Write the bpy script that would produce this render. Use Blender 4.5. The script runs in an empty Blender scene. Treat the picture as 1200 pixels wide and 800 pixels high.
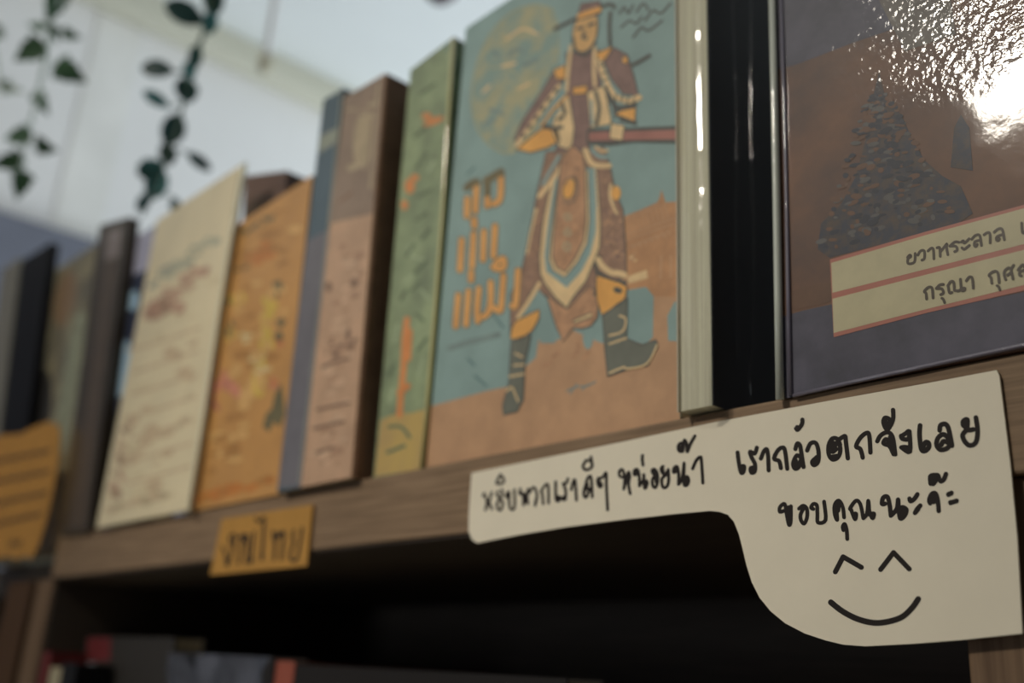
import bpy, bmesh, math, random
from mathutils import Vector, Matrix
C = bpy.context
COL = C.scene.collection
random.seed(7)

# ------------------------------------------------------------------ camera
# Camera solved from the shelf edge and book edges: 35 mm lens, looking up along the shelf.
F = 1166.01
RX = Vector((0.66354288, -0.20658631, -0.71905003))
RY = Vector((0.74596821, 0.25584613, 0.61487737))
RZ = Vector((0.05694092, -0.94438597, 0.32387169))
S = 0.235            # distance from lens to the shelf-front plane (m)
ZS = 1.45            # height of the top board above the floor
CAM = Vector((1.37527809 * S, -S, ZS - 0.3428391 * S))

def ray(px, py):
    p = Vector((px - 600, py - 400, F))
    return Vector((RX.dot(p), RY.dot(p), RZ.dot(p)))

def at(px, py, Y=0.0):
    """point of the upright plane y = Y (parallel to the shelf front) seen at px, py"""
    r = ray(px, py)
    return CAM + r * ((Y - CAM.y) / r.y)

def far(px, py, dist):
    return CAM + ray(px, py).normalized() * dist

cam_data = bpy.data.cameras.new('camera')
cam = bpy.data.objects.new('camera', cam_data)
COL.objects.link(cam)
right = Vector((RX[0], RY[0], RZ[0])); down = Vector((RX[1], RY[1], RZ[1])); fwd = Vector((RX[2], RY[2], RZ[2]))
m = Matrix((right, -down, -fwd)).transposed().to_4x4()
m.translation = CAM
cam.matrix_world = m
cam_data.sensor_width = 36
cam_data.lens = F / 1200 * 36
cam_data.clip_start = 0.01
cam_data.dof.use_dof = True
cam_data.dof.focus_distance = 1.10 * S
cam_data.dof.aperture_fstop = 7.2
C.scene.camera = cam

# ------------------------------------------------------------------ light
vs = C.scene.view_settings
C.scene.display_settings.display_device = 'sRGB'
vs.view_transform = 'Standard'
vs.look = 'None'
vs.exposure = 0.0
vs.gamma = 1.0
vs.use_curve_mapping = False
C.scene.cycles.use_denoising = True
C.scene.cycles.max_bounces = 8

world = bpy.data.worlds.new('world')
C.scene.world = world
world.use_nodes = True
bg = world.node_tree.nodes['Background']
bg.inputs[0].default_value = (0.80, 0.87, 1.0, 1)
bg.inputs[1].default_value = 0.05

def area(name, loc, target, size, power, color, size_y=None):
    d = bpy.data.lights.new(name, 'AREA')
    d.energy = power; d.color = color; d.size = size
    if size_y:
        d.shape = 'RECTANGLE'; d.size_y = size_y
    o = bpy.data.objects.new(name, d)
    COL.objects.link(o)
    o.location = loc
    o.rotation_euler = (Vector(target) - Vector(loc)).to_track_quat('-Z', 'Y').to_euler()
    return o

# ceiling lamp of the shop, behind and to the left of the photographer
area('ceiling_lamp_light', (-0.28, -1.70, 2.69), (-0.20, -1.0, 1.5), 0.34, 25, (1.0, 0.92, 0.80))
# added soft spot beside it, brightens the middle around the warrior book
sd = bpy.data.lights.new('added_spot_light', 'SPOT')
sd.energy = 38; sd.color = (1.0, 0.93, 0.84); sd.spot_size = math.radians(20); sd.spot_blend = 1.0; sd.shadow_soft_size = 0.05
so = bpy.data.objects.new('added_spot_light', sd)
COL.objects.link(so)
so.location = (-0.30, -1.72, 2.66)
so.rotation_euler = (Vector((-0.06, 0.0, ZS - 0.02)) - so.location).to_track_quat('-Z', 'Y').to_euler()
# added unseen light behind the bookcase, stands in for daylight on wall and ceiling
area('wall_daylight_fill', (-0.55, 1.7, 1.25), (-1.6, 0.4, 2.35), 1.2, 27, (0.88, 0.96, 1.0))
# added cool light behind the camera, for glints on the crumpled plastic
area('glint_fill_light', (-1.25, -2.7, 1.25), (-0.1, 0.0, 1.3), 0.42, 3.5, (0.88, 0.94, 1.0), 0.6)

# ------------------------------------------------------------------ materials
KB = 0.50
def lin(c):
    out = []
    for v in c:
        v /= 255
        out.append(v / 12.92 if v <= 0.04045 else ((v + 0.055) / 1.055) ** 2.4)
    return out

def alb(c, k=None):
    k = k or KB
    return tuple(min(0.9, v / k) for v in lin(c)) + (1,)

MATS = {}
def mat(name, rgb, k=None, rough=0.55, coat=0.0, coat_rough=0.12, noise=0.0, nscale=40, stretch=(1, 1, 1),
        rgb2=None, bump=0.0, bscale=200, coat_bump=0.0, cscale=90, spec=0.4, nlo=0.35, nhi=0.65, detail=4, crinkle=None):
    if name in MATS:
        return MATS[name]
    mt = bpy.data.materials.new(name)
    mt.use_nodes = True
    nt = mt.node_tree
    b = nt.nodes['Principled BSDF']
    base = alb(rgb, k)
    b.inputs['Base Color'].default_value = base
    b.inputs['Roughness'].default_value = rough
    b.inputs['Specular IOR Level'].default_value = spec
    tc = nt.nodes.new('ShaderNodeTexCoord')
    if noise > 0 or rgb2:
        mp = nt.nodes.new('ShaderNodeMapping')
        mp.inputs['Scale'].default_value = stretch
        nt.links.new(tc.outputs['Object'], mp.inputs['Vector'])
        n = nt.nodes.new('ShaderNodeTexNoise')
        n.inputs['Scale'].default_value = nscale
        n.inputs['Detail'].default_value = detail
        n.inputs['Roughness'].default_value = 0.6
        nt.links.new(mp.outputs[0], n.inputs['Vector'])
        cr = nt.nodes.new('ShaderNodeValToRGB')
        cr.color_ramp.elements[0].position = nlo
        cr.color_ramp.elements[1].position = nhi
        if rgb2:
            cr.color_ramp.elements[0].color = base
            cr.color_ramp.elements[1].color = alb(rgb2, k)
        else:
            cr.color_ramp.elements[0].color = tuple(v * (1 - noise) for v in base[:3]) + (1,)
            cr.color_ramp.elements[1].color = tuple(min(0.95, v * (1 + noise)) for v in base[:3]) + (1,)
        nt.links.new(n.outputs['Fac'], cr.inputs[0])
        nt.links.new(cr.outputs[0], b.inputs['Base Color'])
    if bump > 0:
        n2 = nt.nodes.new('ShaderNodeTexNoise')
        n2.inputs['Scale'].default_value = bscale
        nt.links.new(tc.outputs['Object'], n2.inputs['Vector'])
        bp = nt.nodes.new('ShaderNodeBump')
        bp.inputs['Strength'].default_value = bump
        bp.inputs['Distance'].default_value = 0.001
        nt.links.new(n2.outputs['Fac'], bp.inputs['Height'])
        nt.links.new(bp.outputs[0], b.inputs['Normal'])
    if coat > 0:
        b.inputs['Coat Weight'].default_value = coat
        b.inputs['Coat Roughness'].default_value = coat_rough
        if coat_bump > 0:
            n3 = nt.nodes.new('ShaderNodeTexNoise')
            n3.inputs['Scale'].default_value = cscale
            n3.inputs['Detail'].default_value = 2
            nt.links.new(tc.outputs['Object'], n3.inputs['Vector'])
            bp = nt.nodes.new('ShaderNodeBump')
            bp.inputs['Strength'].default_value = coat_bump
            bp.inputs['Distance'].default_value = 0.002
            nt.links.new(n3.outputs['Fac'], bp.inputs['Height'])
            if crinkle:
                # the sleeve is finely crumpled towards the upper right corner of the cover
                fine = nt.nodes.new('ShaderNodeTexNoise')
                fine.inputs['Scale'].default_value = 420
                fine.inputs['Detail'].default_value = 2
                geo = nt.nodes.new('ShaderNodeNewGeometry')
                sep = nt.nodes.new('ShaderNodeSeparateXYZ')
                nt.links.new(tc.outputs['Object'], fine.inputs['Vector'])
                nt.links.new(geo.outputs['Position'], sep.inputs[0])
                p0, p1 = crinkle
                mrz = nt.nodes.new('ShaderNodeMapRange')
                mrz.inputs['From Min'].default_value = at(1190, 100, -0.001).z
                mrz.inputs['From Max'].default_value = at(1190, 30, -0.001).z
                nt.links.new(sep.outputs['Z'], mrz.inputs['Value'])
                mrx = nt.nodes.new('ShaderNodeMapRange')
                mrx.inputs['From Min'].default_value = p0.x
                mrx.inputs['From Max'].default_value = p0.x + 0.07
                mrx.inputs['To Min'].default_value = 0.25
                nt.links.new(sep.outputs['X'], mrx.inputs['Value'])
                mul = nt.nodes.new('ShaderNodeMath'); mul.operation = 'MULTIPLY'
                nt.links.new(mrz.outputs[0], mul.inputs[0]); nt.links.new(mrx.outputs[0], mul.inputs[1])
                ad = nt.nodes.new('ShaderNodeMath'); ad.operation = 'MULTIPLY_ADD'
                ad.inputs[1].default_value = 0.34; ad.inputs[2].default_value = 0.012
                nt.links.new(mul.outputs[0], ad.inputs[0])
                bp2 = nt.nodes.new('ShaderNodeBump')
                bp2.inputs['Distance'].default_value = 0.001
                nt.links.new(ad.outputs[0], bp2.inputs['Strength'])
                nt.links.new(fine.outputs['Fac'], bp2.inputs['Height'])
                nt.links.new(bp.outputs[0], bp2.inputs['Normal'])
                nt.links.new(bp2.outputs[0], b.inputs['Coat Normal'])
            else:
                nt.links.new(bp.outputs[0], b.inputs['Coat Normal'])
    MATS[name] = mt
    return mt

def wood(name, rgb, rgb2, axis='X', k=None):
    if name in MATS:
        return MATS[name]
    st = {'X': (6, 190, 190), 'Z': (190, 190, 6), 'Y': (190, 6, 190)}[axis]
    mt = mat(name, rgb, k=k, rough=0.6, rgb2=rgb2, nscale=3.2, stretch=st, nlo=0.3, nhi=0.7, detail=6, spec=0.25)
    return mt

def film(name, hi=0.6, lo_=0.06):
    """clear plastic book sleeve"""
    if name in MATS:
        return MATS[name]
    mt = bpy.data.materials.new(name)
    mt.use_nodes = True
    nt = mt.node_tree
    nt.nodes.clear()
    out = nt.nodes.new('ShaderNodeOutputMaterial')
    mix = nt.nodes.new('ShaderNodeMixShader')
    tr = nt.nodes.new('ShaderNodeBsdfTransparent')
    gl = nt.nodes.new('ShaderNodeBsdfGlossy')
    gl.inputs['Roughness'].default_value = 0.06
    lw = nt.nodes.new('ShaderNodeLayerWeight')
    lw.inputs['Blend'].default_value = 0.35
    mr = nt.nodes.new('ShaderNodeMapRange')
    mr.inputs['To Min'].default_value = lo_
    mr.inputs['To Max'].default_value = hi
    nt.links.new(lw.outputs['Fresnel'], mr.inputs['Value'])
    nt.links.new(mr.outputs[0], mix.inputs[0])
    tc = nt.nodes.new('ShaderNodeTexCoord')
    n = nt.nodes.new('ShaderNodeTexNoise')
    n.inputs['Scale'].default_value = 60
    nt.links.new(tc.outputs['Object'], n.inputs['Vector'])
    bp = nt.nodes.new('ShaderNodeBump')
    bp.inputs['Strength'].default_value = 0.25
    bp.inputs['Distance'].default_value = 0.002
    nt.links.new(n.outputs['Fac'], bp.inputs['Height'])
    nt.links.new(bp.outputs[0], gl.inputs['Normal'])
    nt.links.new(tr.outputs[0], mix.inputs[1])
    nt.links.new(gl.outputs[0], mix.inputs[2])
    nt.links.new(mix.outputs[0], out.inputs[0])
    MATS[name] = mt
    return mt

# ------------------------------------------------------------------ mesh helpers
def tag(o, label=None, cat=None, group=None, kind=None):
    for k, v in (('label', label), ('category', cat), ('group', group), ('kind', kind)):
        if v:
            o[k] = v
    return o

def thing(name, loc, label, cat, group=None):
    o = bpy.data.objects.new(name, None)
    o.empty_display_size = 0.02
    COL.objects.link(o)
    o.location = loc
    return tag(o, label, cat, group)

def build(name, pieces, parent=None, base=None, smooth=False, bevel=0.0):
    """pieces: list of (material, verts in world space, faces); ONE mesh object"""
    base = Vector(base) if base is not None else (parent.location.copy() if parent else Vector())
    if parent is not None:
        chain = Vector(); p = parent
        while p is not None:
            chain += p.location; p = p.parent
        base = chain
    vs_, fs_, mi, mats = [], [], [], []
    for mt, v, f in pieces:
        if mt not in mats:
            mats.append(mt)
        k = len(vs_)
        vs_ += [tuple(Vector(p) - base) for p in v]
        fs_ += [tuple(i + k for i in q) for q in f]
        mi += [mats.index(mt)] * len(f)
    me = bpy.data.meshes.new(name)
    me.from_pydata(vs_, [], fs_)
    for mt in mats:
        me.materials.append(mt)
    for p, i in zip(me.polygons, mi):
        p.material_index = i
        p.use_smooth = smooth
    o = bpy.data.objects.new(name, me)
    COL.objects.link(o)
    if parent is not None:
        o.parent = parent
    else:
        o.location = base
    if bevel:
        b = o.modifiers.new('bevel', 'BEVEL')
        b.width = bevel; b.segments = 2; b.limit_method = 'ANGLE'
    return o

BOXF = [(0, 1, 2, 3), (7, 6, 5, 4), (0, 4, 5, 1), (1, 5, 6, 2), (2, 6, 7, 3), (3, 7, 4, 0)]
def box8(mt, p):
    return (mt, p, BOXF)

def box(mt, x0, x1, y0, y1, z0, z1):
    return (mt, [(x0, y0, z0), (x1, y0, z0), (x1, y0, z1), (x0, y0, z1), (x0, y1, z0), (x1, y1, z0), (x1, y1, z1), (x0, y1, z1)], BOXF)

def tube(mt, pts, r, n=10, r1=None):
    pts = [Vector(p) for p in pts]
    V, Fc = [], []
    r1 = r if r1 is None else r1
    for i, p in enumerate(pts):
        d = (pts[min(i + 1, len(pts) - 1)] - pts[max(i - 1, 0)]).normalized()
        u = d.orthogonal().normalized() if abs(d.z) < 0.9 else d.cross(Vector((0, 1, 0))).normalized()
        w = d.cross(u)
        rr = r + (r1 - r) * i / max(1, len(pts) - 1)
        for k in range(n):
            a = 2 * math.pi * k / n
            V.append(p + (u * math.cos(a) + w * math.sin(a)) * rr)
    for i in range(len(pts) - 1):
        for k in range(n):
            Fc.append((i * n + k, i * n + (k + 1) % n, (i + 1) * n + (k + 1) % n, (i + 1) * n + k))
    Fc.append(tuple(reversed(range(n))))
    Fc.append(tuple(range((len(pts) - 1) * n, len(pts) * n)))
    return (mt, V, Fc)

def catmull(P, sub=4, closed=False):
    n = len(P)
    if n < 3:
        return list(P)
    out = []
    rng = range(n if closed else n - 1)
    for i in rng:
        if closed:
            a, b, c, d = P[i - 1], P[i], P[(i + 1) % n], P[(i + 2) % n]
        else:
            a, b, c, d = P[max(i - 1, 0)], P[i], P[i + 1], P[min(i + 2, n - 1)]
        for s in range(sub):
            t = s / sub
            out.append(tuple(0.5 * ((2 * b[k]) + (-a[k] + c[k]) * t + (2 * a[k] - 5 * b[k] + 4 * c[k] - d[k]) * t * t
                                    + (-a[k] + 3 * b[k] - 3 * c[k] + d[k]) * t ** 3) for k in (0, 1)))
    if not closed:
        out.append(tuple(P[-1]))
    return out

EPS = 0.00003
def ink(mt, strokes, w, Y, layer=1, smooth=True, nib=False):
    """pen strokes lying on the plane y = Y"""
    V, Fc = [], []
    y = Y - EPS * layer
    for st in strokes:
        P = catmull(st, 4) if smooth else list(st)
        Q = [P[0]]
        for p in P[1:]:
            if math.hypot(p[0] - Q[-1][0], p[1] - Q[-1][1]) > 0.15:
                Q.append(p)
        def pt(x_, y_):
            return at(x_, y_, y)
        if nib:
            for i, (x, yy) in enumerate(Q):      # round nib at every point, each a hair in front of the last
                y -= 1.5e-7
                k = len(V)
                V += [pt(x + w / 2 * math.cos(a * math.pi / 6), yy + w / 2 * math.sin(a * math.pi / 6)) for a in range(12)]
                Fc.append(tuple(range(k, k + 12)))
                if i + 1 < len(Q):
                    a, b = Q[i], Q[i + 1]
                    y -= 1.5e-7
                    d = (b[0] - a[0], b[1] - a[1]); L = math.hypot(*d)
                    nx, ny = -d[1] / L * w / 2, d[0] / L * w / 2
                    k = len(V)
                    V += [pt(a[0] + nx, a[1] + ny), pt(b[0] + nx, b[1] + ny), pt(b[0] - nx, b[1] - ny), pt(a[0] - nx, a[1] - ny)]
                    Fc.append((k, k + 1, k + 2, k + 3))
            continue
        # printed line: one clean ribbon with rounded ends, each line a hair in front of the last
        y -= EPS * 0.04
        N_ = len(Q)
        if N_ < 2:
            continue
        def tang(i):
            a, b = Q[max(i - 1, 0)], Q[min(i + 1, N_ - 1)]
            dx, dy = b[0] - a[0], b[1] - a[1]; L = math.hypot(dx, dy) or 1
            return dx / L, dy / L
        for i in range(N_ - 1):
            (t0x, t0y), (t1x, t1y) = tang(i), tang(i + 1)
            y -= 1.5e-7
            k = len(V)
            V += [pt(Q[i][0] - t0y * w / 2, Q[i][1] + t0x * w / 2), pt(Q[i][0] + t0y * w / 2, Q[i][1] - t0x * w / 2),
                  pt(Q[i + 1][0] + t1y * w / 2, Q[i + 1][1] - t1x * w / 2), pt(Q[i + 1][0] - t1y * w / 2, Q[i + 1][1] + t1x * w / 2)]
            Fc.append((k, k + 1, k + 2, k + 3))
        for i, sg in ((0, -1), (N_ - 1, 1)):
            tx, ty = tang(i); a0 = math.atan2(ty * sg, tx * sg)
            y -= 1.5e-7
            k = len(V)
            V += [pt(Q[i][0] + w / 2 * math.cos(a0 + (j - 3) * math.pi / 6), Q[i][1] + w / 2 * math.sin(a0 + (j - 3) * math.pi / 6)) for j in range(7)]
            Fc.append(tuple(range(k, k + 7)))
    return (mt, V, Fc)

def patch(mt, poly, Y, layer=1, smooth=False):
    P = catmull(poly, 4, True) if smooth else poly
    return (mt, [at(x, y, Y - EPS * layer) for x, y in P], [tuple(range(len(P)))])

def outlined(mt, poly, Y, layer=1, smooth=False, line=None, w=1.5):
    P = catmull(poly, 4, True) if smooth else list(poly)
    return [patch(mt, P, Y, layer), ink(line, [P + P[:1]], w, Y, layer + 0.4, smooth=False)]

def blob(mt, cx, cy, rx, ry, Y, layer=1, rot=0.0):
    c, s = math.cos(rot), math.sin(rot)
    P = []
    for k in range(20):
        a = math.pi * k / 10
        u, v = rx * math.cos(a), ry * math.sin(a)
        P.append((cx + u * c - v * s, cy + u * s + v * c))
    return patch(mt, P, Y, layer)

def inside(poly, x, y):
    c = False
    for i in range(len(poly)):
        (x0, y0), (x1, y1) = poly[i - 1], poly[i]
        if (y0 > y) != (y1 > y) and x < (x1 - x0) * (y - y0) / (y1 - y0) + x0:
            c = not c
    return c

def scatter(mats, path, spread, n, size, Y, layer, seed, rot=-0.35, flat=0.55, clip=None):
    """worn, blotchy printing: many small blots along a path"""
    rd = random.Random(seed)
    P = catmull(path, 8)
    out = []
    for i in range(n):
        x, y = P[rd.randrange(len(P))]
        r = size * rd.uniform(0.5, 1.3)
        cx, cy = x + rd.gauss(0, spread), y + rd.gauss(0, spread * 0.6)
        f2, a2 = flat * rd.uniform(0.6, 1.3), rot + rd.uniform(-0.3, 0.3)
        if clip and not all(inside(clip, cx + r * 1.15 * dx, cy + r * 1.15 * dy) for dx, dy in ((1, 0), (-1, 0), (0, 1), (0, -1), (.7, .7), (-.7, -.7), (.7, -.7), (-.7, .7))):
            continue
        out.append(blob(mats[i % len(mats)], cx, cy, r, r * f2, Y, layer + i * 0.011, a2))
    return out

def crop(x0, y0, sc, strokes):
    return [[(x0 + x / sc, y0 + y / sc) for x, y in st] for st in strokes]

# ------------------------------------------------------------------ the setting
m_ceil = mat('ceiling_paint', (162, 170, 178), k=0.42, rough=0.9, noise=0.02, nscale=2)
m_wall = mat('wall_paint', (200, 206, 208), k=0.42, rough=0.9, noise=0.03, nscale=1.5)
m_trim = mat('cornice_paint', (164, 163, 150), k=0.56, rough=0.7)
m_floor = mat('floor_tile', (120, 112, 100), rough=0.4, noise=0.1, nscale=3)
CEIL = CAM.z + 1.33
WX = CAM.x - 1.915
tag(build('floor', [box(m_floor, WX, 3.2, -3.2, 3.4, -0.06, 0)]), kind='structure')
tag(build('ceiling', [box(m_ceil, WX - 0.1, 3.2, -3.2, 3.4, CEIL, CEIL + 0.06)]), kind='structure')
tag(build('wall_left', [box(m_wall, WX - 0.1, WX, -3.2, 3.4, 0, CEIL)]), kind='structure')
# cornice between wall and ceiling
tag(build('trim_1', [box(m_trim, WX, WX + 0.06, -3.2, 3.4, CEIL - 0.062, CEIL)], bevel=0.01), kind='structure')
# pale pilaster strip on the wall
def wall_pt(px, py, dx=0.0):
    r = ray(px, py)
    t = (WX + dx - CAM.x) / r.x
    return CAM + r * t
m_pil = mat('pilaster_paint', (172, 167, 163), k=0.42, rough=0.9, noise=0.06, nscale=6)
pa, pb = wall_pt(84, 160), wall_pt(142, 160)
tag(build('trim_2', [box(m_pil, WX, WX + 0.004, pa.y, pb.y, 0, CEIL - 0.062)]), kind='structure')
# slate lower cladding of the wall with a pale cap
m_slate = mat('slate_cladding', (80, 83, 93), k=0.42, rough=0.8, noise=0.08, nscale=5)
zt = wall_pt(50, 272).z
tag(build('trim_3', [box(m_slate, WX, WX + 0.045, -3.2, 3.4, 0, zt)], bevel=0.004), kind='structure')

# ------------------------------------------------------------------ bookcase (its top board carries the books)
m_board = wood('board_oak', (82, 66, 50), (116, 97, 76), 'X')
m_post = wood('post_oak', (70, 54, 40), (98, 79, 60), 'Z')
m_dark = wood('inner_shade_wood', (56, 50, 46), (72, 65, 58), 'X', k=0.6)  # wood darkened for the shade inside and under the bookcases
XL, XR = -1.885 * S, 1.22 * S
TB = 0.122 * S
DEP = 0.24
bc = thing('bookcase', (0.5 * (XL + XR), DEP / 2, 0), 'brown wood grain bookcase whose top board carries the face-out books', 'bookcase')
build('top_board', [box(m_board, XL, XR, 0, DEP, ZS - TB, ZS)], bc, bevel=0.0008)
build('underside_shade_sheet', [box(m_dark, -1.885 * S, 0.907 * S, 0.0012, DEP - 0.006, ZS - TB - 0.0008, ZS - TB)], bc)  # added dark sheet, shade under the board put into its colour
build('inner_shade_sheet', [box(m_dark, -1.885 * S, -1.875 * S, 0.004, DEP - 0.006, ZS - 1.235 * S, ZS - TB - 0.0008)], bc)  # added dark sheet, shade on the inner side put into its colour
build('side_panel', [box(m_post, -2.035 * S, -1.885 * S, 0.002, DEP, 0, ZS - TB)], bc, bevel=0.0008)
build('side_panel', [box(m_post, 0.907 * S, 1.09 * S, 0.0025, DEP, 0, ZS - TB)], bc, bevel=0.0008)
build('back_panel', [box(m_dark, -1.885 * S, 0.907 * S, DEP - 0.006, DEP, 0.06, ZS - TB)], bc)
ZL = ZS - 1.235 * S
build('shelf', [box(m_board, -1.885 * S, 0.907 * S, 0.004, DEP - 0.006, ZL - TB, ZL)], bc, bevel=0.0008)
build('shelf', [box(m_board, -1.885 * S, 0.907 * S, 0.004, DEP - 0.006, 0.45, 0.45 + TB)], bc, bevel=0.0008)
build('base_board', [box(m_board, -1.885 * S, 0.907 * S, 0.004, DEP - 0.006, 0.0, 0.06)], bc, bevel=0.0008)

# neighbouring bookcase on the left
m_post2 = wood('post_walnut', (48, 32, 18), (66, 46, 28), 'Z')
nb = thing('bookcase', (-4.5 * S, DEP / 2, 0), 'darker brown bookcase at the far left edge behind the orange card', 'bookcase')
NBX = -2.062 * S
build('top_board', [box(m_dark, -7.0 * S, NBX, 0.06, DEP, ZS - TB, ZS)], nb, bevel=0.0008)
build('side_panel', [box(m_post2, -2.31 * S, NBX, 0.0, DEP, 0, ZS - TB)], nb, bevel=0.0008)
build('side_panel', [box(m_post2, -7.0 * S, -6.8 * S, 0.0, DEP, 0, ZS - TB)], nb, bevel=0.0008)
build('back_panel', [box(m_dark, -6.8 * S, -2.31 * S, DEP - 0.006, DEP, 0, ZS - TB)], nb)
build('shelf', [box(m_dark, -6.8 * S, -2.31 * S, 0.022, DEP - 0.006, ZL - TB, ZL)], nb)

# ------------------------------------------------------------------ books
PAGE = dict(noise=0.42, nscale=1.0, detail=3, nlo=0.3, nhi=0.7, rough=0.8, spec=0.2)
def page_mat(name, rgb, axis):
    st = {'X': (2600, 30, 6), 'Y': (30, 2600, 6)}[axis]
    return mat(name, rgb, stretch=st, **PAGE)
m_page_x = page_mat('page_block_sideways', (150, 140, 118), 'X')
m_page_y = page_mat('page_block_frontal', (150, 140, 118), 'Y')

def book(px, Y, depth, orient, cover, label, name='book', group=None, art=None, zb=None, pages=None, tc=0.0008, hard=False,
         cat='book', top=None, lift=0.0002, cover2=None):
    """px: picture corners bl, br, tl, tr of the visible front, on the plane y = Y; the foot rests at zb"""
    zb = ZS if zb is None else zb
    bl, br, tl, tr = [at(p[0], p[1], Y) for p in px]
    bl.z = br.z = zb + lift
    if top is not None:
        tl.z = tr.z = zb + top
    base = Vector(((bl.x + br.x) / 2, Y + depth / 2, zb))
    root = thing(name, base, label, cat, group)
    def P(u, v, d):
        a = bl.lerp(br, u); b = tl.lerp(tr, u)
        q = a.lerp(b, v); q.y = Y + d
        return q
    def bx(mt, u0, u1, v0, v1, d0, d1):
        return box8(mt, [P(u0, v0, d0), P(u1, v0, d0), P(u1, v1, d0), P(u0, v1, d0), P(u0, v0, d1), P(u1, v0, d1), P(u1, v1, d1), P(u0, v1, d1)])
    w = (br - bl).length
    tu = tc / w
    ins = 0.012 if hard else 0.002
    if orient == 'face':
        pcs = [bx(cover, 0, 1, 0, 1, 0, tc), bx(cover, 0, 1, 0, 1, depth - tc, depth), bx(cover, 0, tu, 0, 1, tc, depth - tc)]
        pg = bx(pages or m_page_y, tu, 1 - ins, ins, 1 - ins, tc, depth - tc)
    elif orient == 'spine':
        pcs = [bx(cover, 0, 1, 0, 1, 0, tc), bx(cover, 0, tu, 0, 1, tc, depth), bx(cover, 1 - tu, 1, 0, 1, tc, depth)]
        pg = bx(pages or m_page_x, tu, 1 - tu, ins, 1 - ins, tc, depth - 0.002)
    else:  # fore-edge towards the viewer
        pcs = [bx(cover2 or cover, 0, tu, 0, 1, 0, depth), bx(cover, 1 - tu, 1, 0, 1, 0, depth), bx(cover, tu, 1 - tu, 0, 1, depth - tc, depth)]
        pg = bx(pages or m_page_x, tu, 1 - tu, ins, 1 - ins, 0.0012, depth - tc)
    build('cover', pcs + (art or []), root)
    build('pages', [pg], root)
    return root

def M(name, rgb, **kw):
    """printed cover ink under clear plastic"""
    d = dict(rough=0.5, coat=0.35, coat_rough=0.18, coat_bump=0.25, cscale=45, noise=0.10, nscale=90)
    d.update(kw)
    return mat(name, rgb, **d)

# ---- face-out book with the warrior
YM = 0.002
mb_blue = M('cover_teal', (106, 126, 122), noise=0.12, nscale=30)
tan = M('cover_tan', (147, 115, 86), noise=0.10, nscale=60)
brn = M('cover_gate_brown', (146, 108, 74), noise=0.12, nscale=120)
lt = M('cover_straw', (176, 152, 112))
plum = M('cover_plum', (104, 82, 74), noise=0.15, nscale=200)
coat_b = M('cover_robe', (118, 92, 74), noise=0.18, nscale=300)
robe_in = M('cover_robe_inner', (142, 108, 80), noise=0.18, nscale=250)
org = M('cover_orange', (196, 130, 66))
dk = M('cover_ink', (66, 66, 60))
boot = M('cover_boot', (84, 86, 76))
face_c = M('cover_ochre', (166, 132, 84))
red_b = M('cover_staff', (128, 86, 76))
moon = M('cover_moon', (104, 122, 114), rgb2=(134, 131, 102), nscale=85, nlo=0.42, nhi=0.60)
ring = M('cover_moon_ring', (126, 128, 104))
smear = M('cover_smear', (96, 110, 106))
Y = YM
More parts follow.
